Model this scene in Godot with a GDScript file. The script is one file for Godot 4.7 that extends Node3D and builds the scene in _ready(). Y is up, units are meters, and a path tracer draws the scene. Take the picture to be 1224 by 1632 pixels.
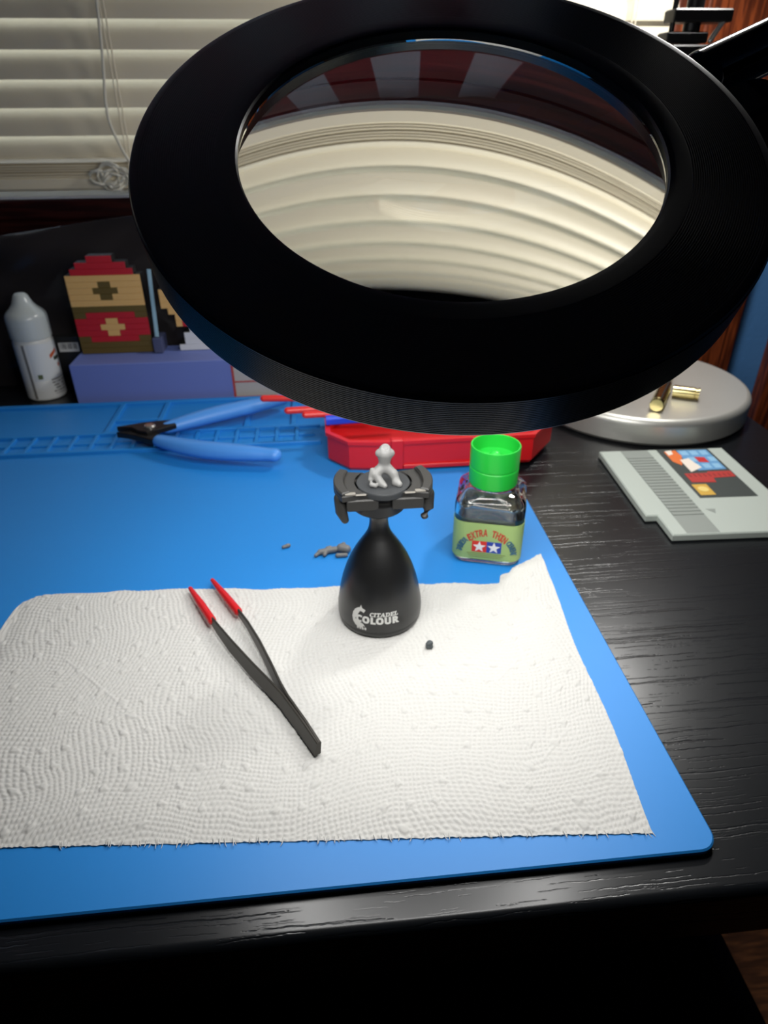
extends Node3D

# ---------------------------------------------------------------- camera, sky, light, exposure
const CAM_H := 0.22
const FOV := 75.2
const PITCH := 0.54954
const YAW := 0.094476
const ROLL := -0.006018
const EXPOSURE := 1.14
const SKY_COLOR := Color(0.80, 0.88, 1.0)
const SKY_STRENGTH := 2.2
const LED_COLOR := Color(1.0, 0.995, 0.985)
const LED_ENERGY := 0.0056          # each of the twelve segments of the ring

const DESK_LAMP_COLOR := Color(1.0, 0.992, 0.975)
const DESK_LAMP_ENERGY := 0.125

# the magnifier's head: centre of its top face and the way that face points
const HEAD_C := Vector3(0.04226746, 0.21022503, -0.22363259)
const HEAD_N := Vector3(-0.03345822, 0.86106813, 0.50738765)
const MAT_TOP := 0.0035
const TOWEL_TOP := 0.0052

func _ready() -> void:
	setup_camera()
	setup_world()
	build_room()
	build_window()
	build_desk()
	build_mat()
	build_towel()
	build_lamp()
	build_handle()
	build_figurine()
	build_cement()
	build_tweezers()
	build_nippers()
	build_red_box()
	build_stand()
	build_cartridge()
	build_display()
	build_left_bottle()
	build_back_items()
	build_bits()
	build_chair()

func setup_camera() -> void:
	var cam := Camera3D.new()
	cam.name = "camera"
	var right := Vector3(cos(YAW), 0, sin(YAW))
	var fwd := Vector3(sin(YAW) * cos(PITCH), -sin(PITCH), -cos(YAW) * cos(PITCH))
	var up := right.cross(fwd)
	var r2 := right * cos(ROLL) + up * sin(ROLL)
	var u2 := up * cos(ROLL) - right * sin(ROLL)
	cam.transform = Transform3D(Basis(r2, u2, -fwd), Vector3(0, CAM_H, 0))
	cam.near = 0.01
	cam.far = 60.0
	var at := CameraAttributesPhysical.new()
	at.frustum_focal_length = 12.0 / tan(deg_to_rad(FOV / 2.0))
	at.frustum_focus_distance = 0.195
	at.exposure_aperture = at.frustum_focal_length / 1.0
	at.frustum_near = 0.01
	at.frustum_far = 60.0
	cam.attributes = at
	add_child(cam)
	cam.current = true

func setup_world() -> void:
	var w := WorldEnvironment.new()
	w.name = "environment"
	var e := Environment.new()
	e.background_mode = Environment.BG_COLOR
	e.background_color = SKY_COLOR
	e.background_energy_multiplier = SKY_STRENGTH
	e.tonemap_mode = Environment.TONE_MAPPER_LINEAR
	e.tonemap_exposure = EXPOSURE
	e.sdfgi_enabled = true
	e.ssao_enabled = true
	e.ssil_enabled = true
	w.environment = e
	add_child(w)

# ---------------------------------------------------------------- helpers: naming
var taken := {}
func numbered(called: String) -> String:
	if not taken.has(called):
		taken[called] = 0
		return called
	taken[called] += 1
	return "%s_%03d" % [called, taken[called]]

func thing(called: String, label: String, category: String, at := Vector3.ZERO, turn := 0.0, group := "") -> Node3D:
	var o := Node3D.new()
	o.name = numbered(called)
	add_child(o)
	o.position = at
	o.rotation.y = turn
	tag(o, label, category, group)
	return o

func tag(o: Node, label: String, category: String, group := "") -> void:
	o.set_meta("label", label)
	o.set_meta("category", category)
	if group != "":
		o.set_meta("group", group)

func part(called: String, mesh: Mesh, m: Material, parent: Node, at := Vector3.ZERO) -> MeshInstance3D:
	var o := MeshInstance3D.new()
	o.name = called
	o.mesh = mesh
	o.material_override = m
	o.position = at
	parent.add_child(o, true)
	return o

func single(called: String, mesh: Mesh, m: Material, label: String, category: String, at := Vector3.ZERO, group := "") -> MeshInstance3D:
	var o := part(numbered(called), mesh, m, self, at)
	tag(o, label, category, group)
	return o

func struct(called: String, mesh: Mesh, m: Material, at := Vector3.ZERO) -> MeshInstance3D:
	var o := part(called, mesh, m, self, at)
	o.set_meta("kind", "structure")
	return o

# ---------------------------------------------------------------- helpers: meshes
# triangles run counter-clockwise seen from outside; commit() turns them round for Godot
class MB:
	var v := PackedVector3Array()
	var uv := PackedVector2Array()
	var has_uv := false
	func tri(a: Vector3, b: Vector3, c: Vector3) -> void:
		v.append(a); v.append(b); v.append(c)
	func quad(a: Vector3, b: Vector3, c: Vector3, d: Vector3) -> void:
		tri(a, b, c); tri(a, c, d)
	func tri_uv(a: Vector3, b: Vector3, c: Vector3, ua: Vector2, ub: Vector2, uc: Vector2) -> void:
		has_uv = true
		tri(a, b, c)
		uv.append(ua); uv.append(ub); uv.append(uc)
	func key(p: Vector3) -> Vector3i:
		return Vector3i(roundi(p.x * 200000.0), roundi(p.y * 200000.0), roundi(p.z * 200000.0))
	func commit(crease := 35.0) -> ArrayMesh:
		var n := v.size()
		var fn := PackedVector3Array()
		var near := {}
		for i in range(0, n, 3):
			var g := (v[i + 1] - v[i]).cross(v[i + 2] - v[i])
			fn.append(g)
			for k in 3:
				var q := key(v[i + k])
				if not near.has(q):
					near[q] = PackedInt32Array()
				var l: PackedInt32Array = near[q]
				l.append(i / 3)
				near[q] = l
		var lim := cos(deg_to_rad(crease))
		var unit := PackedVector3Array()
		for g in fn:
			unit.append(g.normalized())
		var pos := PackedVector3Array()
		var nor := PackedVector3Array()
		var uvs := PackedVector2Array()
		for i in range(0, n, 3):
			var f := i / 3
			for k in [0, 2, 1]:
				var s := Vector3.ZERO
				var l2: PackedInt32Array = near[key(v[i + k])]
				for j in l2:
					if unit[j].dot(unit[f]) > lim:
						s += fn[j]
				pos.append(v[i + k])
				nor.append(s.normalized() if s.length_squared() > 1e-30 else Vector3.UP)
				if has_uv:
					uvs.append(uv[i + k] if i + k < uv.size() else Vector2.ZERO)
		var a := []
		a.resize(Mesh.ARRAY_MAX)
		a[Mesh.ARRAY_VERTEX] = pos
		a[Mesh.ARRAY_NORMAL] = nor
		if has_uv:
			a[Mesh.ARRAY_TEX_UV] = uvs
		var m := ArrayMesh.new()
		m.add_surface_from_arrays(Mesh.PRIMITIVE_TRIANGLES, a)
		return m

func lathe(b: MB, prof: Array, seg := 48, xf := Transform3D(), closed_profile := false) -> void:
	# profile of Vector2(radius, height), walked so that the outside lies to its right when y is up: bottom to top on the outer wall
	var n := prof.size()
	var last := n if closed_profile else n - 1
	for s in seg:
		var a0 := TAU * s / seg
		var a1 := TAU * (s + 1) / seg
		for i in last:
			var p: Vector2 = prof[i]
			var q: Vector2 = prof[(i + 1) % n]
			var A := xf * Vector3(p.x * cos(a0), p.y, p.x * sin(a0))
			var B := xf * Vector3(p.x * cos(a1), p.y, p.x * sin(a1))
			var C := xf * Vector3(q.x * cos(a1), q.y, q.x * sin(a1))
			var D := xf * Vector3(q.x * cos(a0), q.y, q.x * sin(a0))
			if p.x > 1e-7:
				b.tri(A, C, B)
			if q.x > 1e-7:
				b.tri(A, D, C)

func inset(poly: PackedVector2Array, d: float) -> PackedVector2Array:
	var out := PackedVector2Array()
	var n := poly.size()
	for i in n:
		var a := (poly[i] - poly[(i + n - 1) % n]).normalized()
		var c := (poly[(i + 1) % n] - poly[i]).normalized()
		var na := Vector2(-a.y, a.x)
		var nc := Vector2(-c.y, c.x)
		var m := na + nc
		var k := m.length_squared()
		out.append(poly[i] + (m * (2.0 / k) if k > 0.4 else m) * d)
	return out

func area2(poly: PackedVector2Array) -> float:
	var s := 0.0
	for i in poly.size():
		s += poly[i].cross(poly[(i + 1) % poly.size()])
	return s

func prism(b: MB, outline: PackedVector2Array, y0: float, y1: float, bev := 0.0, xf := Transform3D()) -> void:
	# outline in (x, -z): drawn as seen from above with x right and y away from the viewer
	var poly := outline
	if area2(poly) < 0:
		poly = outline.duplicate()
		poly.reverse()
	var n := poly.size()
	var rings := []
	if bev > 0.0:
		var inn := inset(poly, bev)
		rings = [[inn, y0], [poly, y0 + bev], [poly, y1 - bev], [inn, y1]]
	else:
		rings = [[poly, y0], [poly, y1]]
	for r in rings.size() - 1:
		var pa: PackedVector2Array = rings[r][0]
		var pb: PackedVector2Array = rings[r + 1][0]
		var ya: float = rings[r][1]
		var yb: float = rings[r + 1][1]
		for i in n:
			var j := (i + 1) % n
			b.quad(xf * Vector3(pa[i].x, ya, -pa[i].y), xf * Vector3(pa[j].x, ya, -pa[j].y), xf * Vector3(pb[j].x, yb, -pb[j].y), xf * Vector3(pb[i].x, yb, -pb[i].y))
	var cap: PackedVector2Array = rings[0][0]
	var idx := Geometry2D.triangulate_polygon(cap)
	for t in range(0, idx.size(), 3):
		var q := [cap[idx[t]], cap[idx[t + 1]], cap[idx[t + 2]]]
		if (q[1] - q[0]).cross(q[2] - q[0]) < 0:
			q = [q[0], q[2], q[1]]
		b.tri(xf * Vector3(q[0].x, y1, -q[0].y), xf * Vector3(q[1].x, y1, -q[1].y), xf * Vector3(q[2].x, y1, -q[2].y))
		b.tri(xf * Vector3(q[0].x, y0, -q[0].y), xf * Vector3(q[2].x, y0, -q[2].y), xf * Vector3(q[1].x, y0, -q[1].y))

func round_rect(w: float, h: float, r: float, k := 5, c := Vector2.ZERO) -> PackedVector2Array:
	var out := PackedVector2Array()
	for q in 4:
		var cx := (w / 2 - r) * (1 if q == 0 or q == 3 else -1)
		var cy := (h / 2 - r) * (1 if q < 2 else -1)
		for i in k + 1:
			var a := PI / 2 * (q + float(i) / k)
			out.append(c + Vector2(cx + r * cos(a), cy + r * sin(a)))
	return out

func bx(b: MB, lo: Vector3, hi: Vector3, bev := 0.0, xf := Transform3D()) -> void:
	var p := PackedVector2Array([Vector2(lo.x, -lo.z), Vector2(lo.x, -hi.z), Vector2(hi.x, -hi.z), Vector2(hi.x, -lo.z)])
	if bev > 0.0:
		var c := Vector2((lo.x + hi.x) / 2, -(lo.z + hi.z) / 2)
		p = round_rect(hi.x - lo.x, hi.z - lo.z, bev, 2, c)
	prism(b, p, lo.y, hi.y, bev * 0.7, xf)

func box_mesh(lo: Vector3, hi: Vector3, bev := 0.0) -> ArrayMesh:
	var b := MB.new()
	bx(b, lo, hi, bev)
	return b.commit()

func tube(b: MB, pts: Array, radii: Array, seg := 14, flat := 1.0, flat_axis := Vector3.UP, xf := Transform3D()) -> void:
	# swept ring; flat < 1 squeezes it along flat_axis; the ends are closed by half-domes
	var path := []
	var rad := []
	var n := pts.size()
	var d0: Vector3 = (pts[0] - pts[1]).normalized()
	var d1: Vector3 = (pts[n - 1] - pts[n - 2]).normalized()
	for k in 4:
		var a := PI / 2 * (1.0 - k / 4.0)
		path.append(pts[0] + d0 * radii[0] * sin(a) * minf(flat, 1.0))
		rad.append(radii[0] * cos(a))
	for i in n:
		path.append(pts[i]); rad.append(radii[i])
	for k in range(1, 5):
		var a := PI / 2 * k / 4.0
		path.append(pts[n - 1] + d1 * radii[n - 1] * sin(a) * minf(flat, 1.0))
		rad.append(radii[n - 1] * cos(a))
	var rings := []
	for i in path.size():
		var t: Vector3 = (path[mini(i + 1, path.size() - 1)] - path[maxi(i - 1, 0)]).normalized()
		var up := flat_axis
		if absf(t.dot(up)) > 0.95:
			up = Vector3(1, 0, 0) if absf(t.x) < 0.8 else Vector3(0, 0, 1)
		var side := t.cross(up).normalized()
		var u2 := side.cross(t).normalized()
		var ring := PackedVector3Array()
		for s in seg:
			var a := TAU * s / seg
			ring.append(xf * (path[i] + side * cos(a) * rad[i] + u2 * sin(a) * rad[i] * flat))
		rings.append(ring)
	for i in rings.size() - 1:
		for s in seg:
			var s2 := (s + 1) % seg
			b.quad(rings[i][s], rings[i][s2], rings[i + 1][s2], rings[i + 1][s])

func strip(b: MB, pts: Array, widths: Array, thick: Array, updir: Vector3) -> void:
	# a flat bar: width along updir (made square to the path), thickness across
	var rings := []
	for i in pts.size():
		var t: Vector3 = (pts[mini(i + 1, pts.size() - 1)] - pts[maxi(i - 1, 0)]).normalized()
		var side := t.cross(updir).normalized()
		var u := side.cross(t).normalized()
		var w: float = widths[i] / 2
		var h: float = thick[i] / 2
		var e := minf(w, h) * 0.45
		rings.append([pts[i] + side * h + u * (w - e), pts[i] + side * (h - e) + u * w, pts[i] - side * (h - e) + u * w, pts[i] - side * h + u * (w - e),
			pts[i] - side * h - u * (w - e), pts[i] - side * (h - e) - u * w, pts[i] + side * (h - e) - u * w, pts[i] + side * h - u * (w - e)])
	for i in rings.size() - 1:
		for s in 8:
			var s2 := (s + 1) % 8
			b.quad(rings[i][s], rings[i][s2], rings[i + 1][s2], rings[i + 1][s])
	var f: Array = rings[0]
	var l: Array = rings[-1]
	for s in range(1, 7):
		b.tri(f[0], f[s + 1], f[s])
		b.tri(l[0], l[s], l[s + 1])

func smooth_path(pts: Array, steps := 8) -> Array:
	var out := []
	for i in pts.size() - 1:
		var p0: Vector3 = pts[maxi(i - 1, 0)]
		var p1: Vector3 = pts[i]
		var p2: Vector3 = pts[i + 1]
		var p3: Vector3 = pts[mini(i + 2, pts.size() - 1)]
		for k in steps:
			out.append(p1.cubic_interpolate(p2, p0, p3, float(k) / steps))
	out.append(pts[-1])
	return out

func blob(caps: Array, cell: float, cuts := [], k := 0.0008) -> ArrayMesh:
	# surface nets round smoothly joined tapered capsules [a, b, ra, rb]; cuts are spheres [centre, radius] taken away
	var lo := Vector3(1e9, 1e9, 1e9)
	var hi := -lo
	for c in caps:
		for e in 2:
			var p: Vector3 = c[e]
			var r: float = c[2 + e]
			lo = lo.min(p - Vector3(r, r, r)); hi = hi.max(p + Vector3(r, r, r))
	lo -= Vector3(cell, cell, cell) * 3; hi += Vector3(cell, cell, cell) * 3
	var nx := int((hi.x - lo.x) / cell) + 1
	var ny := int((hi.y - lo.y) / cell) + 1
	var nz := int((hi.z - lo.z) / cell) + 1
	var f := PackedFloat32Array()
	f.resize(nx * ny * nz)
	for z in nz:
		for y in ny:
			for x in nx:
				var p := lo + Vector3(x, y, z) * cell
				var d := 1e3
				for c in caps:
					var ab: Vector3 = c[1] - c[0]
					var t := clampf((p - c[0]).dot(ab) / maxf(ab.length_squared(), 1e-12), 0, 1)
					var dd: float = (p - c[0] - ab * t).length() - lerpf(c[2], c[3], t)
					var h := clampf(0.5 + 0.5 * (d - dd) / k, 0, 1)
					d = lerpf(d, dd, h) - k * h * (1 - h)
				for c in cuts:
					d = maxf(d, c[1] - (p - c[0]).length())
				f[(z * ny + y) * nx + x] = d
	var vert := {}
	for z in nz - 1:
		for y in ny - 1:
			for x in nx - 1:
				var s := Vector3.ZERO
				var cnt := 0
				var mask := 0
				var val := []
				for c in 8:
					var vv := f[((z + (c >> 2)) * ny + y + ((c >> 1) & 1)) * nx + x + (c & 1)]
					val.append(vv)
					if vv < 0: mask |= 1 << c
				if mask == 0 or mask == 255: continue
				for e in [[0, 1], [2, 3], [4, 5], [6, 7], [0, 2], [1, 3], [4, 6], [5, 7], [0, 4], [1, 5], [2, 6], [3, 7]]:
					var a: int = e[0]
					var c2: int = e[1]
					if (val[a] < 0) != (val[c2] < 0):
						var t: float = val[a] / (val[a] - val[c2])
						s += Vector3(a & 1, (a >> 1) & 1, a >> 2).lerp(Vector3(c2 & 1, (c2 >> 1) & 1, c2 >> 2), t)
						cnt += 1
				vert[Vector3i(x, y, z)] = lo + (Vector3(x, y, z) + s / cnt) * cell
	var b := MB.new()
	var ax := [Vector3i(1, 0, 0), Vector3i(0, 1, 0), Vector3i(0, 0, 1)]
	for q: Vector3i in vert:
		for d in 3:
			var u: Vector3i = ax[(d + 1) % 3]
			var w: Vector3i = ax[(d + 2) % 3]
			var nq: Vector3i = q + ax[d]
			var f0 := f[(q.z * ny + q.y) * nx + q.x]
			var f1 := f[(nq.z * ny + nq.y) * nx + nq.x]
			if (f0 < 0) == (f1 < 0): continue
			if not (vert.has(q - u) and vert.has(q - w) and vert.has(q - u - w)): continue
			if f0 < 0:
				b.quad(vert[q - u - w], vert[q - w], vert[q], vert[q - u])
			else:
				b.quad(vert[q - u - w], vert[q - u], vert[q], vert[q - w])
	return b.commit(60.0)

func letters(b: MB, text: String, height: float, width: float, depth: float, xf: Callable, bold := 0.0, serif := false) -> void:
	# lettering built from TextMesh, scaled to the height (and, if above 0, the width) given, centred; xf maps (x, y, z) of the flat text to the surface
	var t := TextMesh.new()
	var f := SystemFont.new()
	f.font_names = PackedStringArray(["Droid Serif" if serif else "Droid Sans"])
	f.font_weight = 700
	var used: Font = f
	if bold > 0.0:
		var fv := FontVariation.new()
		fv.base_font = f
		fv.variation_embolden = bold
		used = fv
	t.font = used
	t.text = text
	t.font_size = 64
	t.pixel_size = 0.01
	t.depth = 1.0
	t.curve_step = 2.0
	for s in t.get_surface_count():
		var a := t.surface_get_arrays(s)
		var p: PackedVector3Array = a[Mesh.ARRAY_VERTEX]
		var ix: PackedInt32Array = a[Mesh.ARRAY_INDEX]
		var lo := Vector3(1e9, 1e9, 1e9)
		var hi := -lo
		for q in p:
			lo = lo.min(q); hi = hi.max(q)
		var mid := (lo + hi) / 2
		var ky := height / (hi.y - lo.y)
		var kx := width / (hi.x - lo.x) if width > 0.0 else -width * ky if width < 0.0 else ky
		var out := PackedVector3Array()
		for q in p:
			out.append(xf.call(Vector3((q.x - mid.x) * kx, (q.y - mid.y) * ky, depth if q.z > mid.z else 0.0)))
		for i in range(0, ix.size(), 3):
			b.tri(out[ix[i]], out[ix[i + 2]], out[ix[i + 1]])

func flat_poly(b: MB, pts: PackedVector2Array, depth: float, xf: Callable) -> void:
	# a thin printed shape in the plane (x, y), raised by depth
	var poly := pts
	if area2(poly) < 0:
		poly = pts.duplicate(); poly.reverse()
	var idx := Geometry2D.triangulate_polygon(poly)
	for t in range(0, idx.size(), 3):
		var q := [poly[idx[t]], poly[idx[t + 1]], poly[idx[t + 2]]]
		if (q[1] - q[0]).cross(q[2] - q[0]) < 0:
			q = [q[0], q[2], q[1]]
		b.tri(xf.call(Vector3(q[0].x, q[0].y, depth)), xf.call(Vector3(q[1].x, q[1].y, depth)), xf.call(Vector3(q[2].x, q[2].y, depth)))
		b.tri(xf.call(Vector3(q[0].x, q[0].y, 0)), xf.call(Vector3(q[2].x, q[2].y, 0)), xf.call(Vector3(q[1].x, q[1].y, 0)))
	for i in poly.size():
		var p := poly[i]
		var r := poly[(i + 1) % poly.size()]
		b.quad(xf.call(Vector3(p.x, p.y, 0)), xf.call(Vector3(r.x, r.y, 0)), xf.call(Vector3(r.x, r.y, depth)), xf.call(Vector3(p.x, p.y, depth)))

func rect2(x0: float, y0: float, x1: float, y1: float) -> PackedVector2Array:
	return PackedVector2Array([Vector2(x0, y0), Vector2(x1, y0), Vector2(x1, y1), Vector2(x0, y1)])

# ---------------------------------------------------------------- helpers: materials
var mats := {}
func mat(called: String, c: Color, rough := 0.6, metal := 0.0, spec := 0.5) -> StandardMaterial3D:
	if mats.has(called):
		return mats[called]
	var m := StandardMaterial3D.new()
	m.resource_name = called
	m.albedo_color = c
	m.roughness = rough
	m.metallic = metal
	m.metallic_specular = spec
	mats[called] = m
	return m

func noise_tex(freq: float, octaves := 4, ramp := [], ridged := false, size := 512, sd := 1) -> NoiseTexture2D:
	var n := FastNoiseLite.new()
	n.seed = sd
	n.noise_type = FastNoiseLite.TYPE_SIMPLEX_SMOOTH
	n.frequency = freq
	n.fractal_octaves = octaves
	if ridged:
		n.fractal_type = FastNoiseLite.FRACTAL_RIDGED
	var t := NoiseTexture2D.new()
	t.width = size
	t.height = size
	t.seamless = true
	t.noise = n
	if ramp.size():
		var g := Gradient.new()
		var off := PackedFloat32Array()
		var col := PackedColorArray()
		for r in ramp:
			off.append(r[0]); col.append(r[1])
		g.offsets = off
		g.colors = col
		t.color_ramp = g
	return t

func wood(called: String, dark: Color, light: Color, scale: Vector3, rough := 0.45) -> StandardMaterial3D:
	if mats.has(called):
		return mats[called]
	var m := mat(called, Color.WHITE, rough)
	m.albedo_texture = noise_tex(0.02, 5, [[0.0, dark], [0.45, dark.lerp(light, 0.45)], [0.7, light], [1.0, dark.lerp(light, 0.6)]], false, 512, 7)
	m.uv1_triplanar = true
	m.uv1_world_triplanar = true
	m.uv1_scale = scale
	return m

# ---------------------------------------------------------------- the room
func build_room() -> void:
	var blue := mat("blue wall paint", Color8(74, 128, 186), 0.75)
	blue.heightmap_enabled = true
	blue.heightmap_texture = noise_tex(0.05, 4)
	blue.heightmap_scale = 0.02
	blue.uv1_triplanar = true
	blue.uv1_world_triplanar = true
	blue.uv1_scale = Vector3(6, 6, 6)
	var white := mat("ceiling paint", Color8(205, 203, 198), 0.9)
	var X0 := -1.6
	var X1 := 1.5
	var Z0 := -0.72
	var Z1 := 1.9
	var Y0 := -0.74
	var Y1 := 1.66
	# back wall with a window opening: x -0.70 .. 0.325, y 0.13 .. 0.79
	var b := MB.new()
	bx(b, Vector3(X0, Y0, Z0 - 0.12), Vector3(-0.70, Y1, Z0))
	bx(b, Vector3(0.325, Y0, Z0 - 0.12), Vector3(X1, Y1, Z0))
	bx(b, Vector3(-0.70, Y0, Z0 - 0.12), Vector3(0.325, 0.13, Z0))
	bx(b, Vector3(-0.70, 0.79, Z0 - 0.12), Vector3(0.325, Y1, Z0))
	struct("wall_back", b.commit(), blue)
	struct("wall_left", box_mesh(Vector3(X0 - 0.1, Y0, Z0 - 0.12), Vector3(X0, Y1, Z1 + 0.1)), blue)
	struct("wall_right", box_mesh(Vector3(X1, Y0, Z0 - 0.12), Vector3(X1 + 0.1, Y1, Z1 + 0.1)), blue)
	struct("wall_front", box_mesh(Vector3(X0, Y0, Z1), Vector3(X1, Y1, Z1 + 0.1)), blue)
	var fl := wood("floor boards", Color8(70, 40, 22), Color8(140, 88, 50), Vector3(1.2, 6, 9), 0.4)
	struct("floor", box_mesh(Vector3(X0 - 0.1, Y0 - 0.1, Z0 - 0.12), Vector3(X1 + 0.1, Y0, Z1 + 0.1)), fl)
	struct("ceiling", box_mesh(Vector3(X0 - 0.1, Y1, Z0 - 0.12), Vector3(X1 + 0.1, Y1 + 0.1, Z1 + 0.1)), white)
	# brown casings
	var br := wood("brown casing wood", Color8(58, 22, 10), Color8(138, 66, 32), Vector3(16, 1.3, 16), 0.38)
	var c1 := MB.new()
	bx(c1, Vector3(0.327, Y0, Z0), Vector3(0.466, 0.95, Z0 + 0.022), 0.003)
	bx(c1, Vector3(0.352, Y0, Z0 + 0.018), Vector3(0.372, 0.95, Z0 + 0.027), 0.003)
	bx(c1, Vector3(0.425, Y0, Z0 + 0.018), Vector3(0.450, 0.95, Z0 + 0.027), 0.003)
	struct("trim_1", c1.commit(), br)
	var c2 := MB.new()
	bx(c2, Vector3(0.518, Y0, Z0), Vector3(0.66, 1.35, Z0 + 0.022), 0.003)
	struct("trim_2", c2.commit(), br)
	var c3 := MB.new()
	bx(c3, Vector3(-0.80, 0.02, Z0), Vector3(0.327, 0.13, Z0 + 0.018), 0.003)
	bx(c3, Vector3(-0.80, 0.13, Z0), Vector3(0.327, 0.148, Z0 + 0.025), 0.003)
	struct("trim_3", c3.commit(), wood("dark sill wood", Color8(30, 10, 12), Color8(62, 24, 22), Vector3(1.3, 16, 16), 0.3))

func build_window() -> void:
	var Z0 := -0.72
	var white := mat("window frame paint", Color8(196, 192, 182), 0.5)
	var win := Node3D.new()
	win.name = "window_1"
	win.set_meta("kind", "structure")
	add_child(win)
	win.position = Vector3(-0.19, 0.13, Z0 - 0.06)
	var b := MB.new()
	var w := 0.5105
	bx(b, Vector3(-w, 0, -0.03), Vector3(w, 0.04, 0.03), 0.002)
	bx(b, Vector3(-w, 0.62, -0.03), Vector3(w, 0.66, 0.03), 0.002)
	bx(b, Vector3(-w, 0.04, -0.03), Vector3(-w + 0.04, 0.62, 0.03), 0.002)
	bx(b, Vector3(w - 0.04, 0.04, -0.03), Vector3(w, 0.62, 0.03), 0.002)
	bx(b, Vector3(-w + 0.04, 0.36, -0.03), Vector3(w - 0.04, 0.42, 0.055), 0.002)
	part("window_frame", b.commit(), white, win)
	var gl := mat("window pane", Color(1, 1, 1, 0.06), 0.02)
	gl.transparency = BaseMaterial3D.TRANSPARENCY_ALPHA
	part("pane", box_mesh(Vector3(-w + 0.042, 0.042, -0.003), Vector3(w - 0.042, 0.358, 0.003)), gl, win)
	part("pane", box_mesh(Vector3(-w + 0.042, 0.422, -0.003), Vector3(w - 0.042, 0.618, 0.003)), gl, win)

	# ---- the blind
	var cream := mat("cream slat", Color8(230, 219, 194), 0.42)
	var t := thing("window_blind", "cream horizontal slat blind, closed, with a knotted cord, hanging over the window", "blind", Vector3(-0.15, 0.1560, -0.69))
	var half := 0.472
	var slat := MB.new()
	var arc := []
	for k in 7:
		var u := (k / 6.0 - 0.5)
		arc.append(Vector2(u * 0.0250, 0.0032 * (1 - 4 * u * u)))   # along the slat's width, crown
	for k in 6:
		for side in 2:
			var off := 0.0 if side == 0 else -0.0005
			var p := Vector3(-half, arc[k].x, arc[k].y + off)
			var q := Vector3(-half, arc[k + 1].x, arc[k + 1].y + off)
			var p2 := p + Vector3(2 * half, 0, 0)
			var q2 := q + Vector3(2 * half, 0, 0)
			if side == 0: slat.quad(p, p2, q2, q)
			else: slat.quad(p, q, q2, p2)
	for e in [0, 6]:
		var p := Vector3(-half, arc[e].x, arc[e].y)
		var q := p - Vector3(0, 0, 0.0005)
		slat.quad(p, q, q + Vector3(2 * half, 0, 0), p + Vector3(2 * half, 0, 0))
	var sm := slat.commit(50.0)
	# gathered slats lying on the bottom rail, then the closed ones
	for k in 6:
		var s := part("slat", sm, cream, t, Vector3(0, 0.0135 + 0.0021 * k, 0.0))
		s.rotation_degrees.x = -82 + 1.5 * sin(k * 2.1)
	var y := 0.0335
	var nr := 0
	while y < 0.338:
		var s := part("slat", sm, cream, t, Vector3(0.0006 * sin(nr * 1.7), y, 0.0))
		s.rotation_degrees.x = -25.0 + 1.2 * sin(nr * 2.3)
		y += 0.0205
		nr += 1
	var rail := MB.new()
	bx(rail, Vector3(-half, 0.0, -0.0125), Vector3(half, 0.0115, 0.0125), 0.003)
	part("bottom_rail", rail.commit(), cream, t)
	var head := MB.new()
	bx(head, Vector3(-half, 0.342, -0.016), Vector3(half, 0.385, 0.016), 0.002)
	part("head_rail", head.commit(), cream, t)
	for lx in [-0.40, -0.008, 0.43]:
		for sgn in [-1, 1]:
			var lb := MB.new()
			tube(lb, [Vector3(lx + sgn * 0.0015, 0.006, 0.0135), Vector3(lx + sgn * 0.002, 0.344, 0.0135)], [0.0006, 0.0006], 6)
			part("ladder_cord", lb.commit(), cream, t)
	var cord := mat("cord", Color8(218, 214, 198), 0.8)
	var cb := MB.new()
	tube(cb, smooth_path([Vector3(-0.004, 0.345, 0.018), Vector3(-0.006, 0.2, 0.018), Vector3(-0.012, 0.11, 0.019), Vector3(-0.018, 0.06, 0.019), Vector3(-0.012, 0.035, 0.020), Vector3(-0.006, 0.022, 0.020)], 6), fill(31, 0.0011), 8)
	part("lift_cord", cb.commit(60), cord, t)
	var kb := MB.new()
	var rng := RandomNumberGenerator.new()
	rng.seed = 5
	for loop in 7:
		var pts := []
		var a0 := rng.randf() * TAU
		var c := Vector3(-0.025 + rng.randf_range(-0.006, 0.006), 0.010 + rng.randf_range(-0.005, 0.005), 0.021)
		for k in 15:
			var a := a0 + TAU * k / 14.0
			var rr := 0.0085 * (1.0 + 0.25 * sin(2 * a + loop))
			pts.append(c + Vector3(rr * 1.25 * cos(a), rr * 0.8 * sin(a), 0.0022 * sin(3 * a + loop)))
		tube(kb, pts, fill(15, 0.00125), 7)
	part("cord_knot", kb.commit(60), cord, t)

	# ---- striped cloth over the upper sash, mirrored in the lens
	var cl := MB.new()
	var nx := 96
	var ny := 24
	for i in nx:
		for j in ny:
			var q := []
			var uv := []
			for o in [[0, 0], [1, 0], [1, 1], [0, 1]]:
				var u: float = float(i + o[0]) / nx
				var v: float = float(j + o[1]) / ny
				q.append(Vector3(-0.60 + 1.05 * u, 0.545 + 0.262 * v, -0.664 + 0.010 * sin(u * 34.0 + v * 2.0) * (1.1 - v) + 0.004 * sin(u * 71.0)))
				uv.append(Vector2(u, 1 - v))
			cl.tri_uv(q[0], q[1], q[2], uv[0], uv[1], uv[2])
			cl.tri_uv(q[0], q[2], q[3], uv[0], uv[2], uv[3])
	var im := Image.create(512, 64, false, Image.FORMAT_RGB8)
	for x in 512:
		var k := int(x / 512.0 * 15.0)
		var c := Color8(150, 20, 34) if k % 2 == 0 else Color8(225, 222, 214)
		if x > 410: c = Color8(12, 16, 44)
		for yy in 64: im.set_pixel(x, yy, c)
	var fm := mat("striped cloth", Color.WHITE, 0.9)
	fm.albedo_texture = ImageTexture.create_from_image(im)
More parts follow.
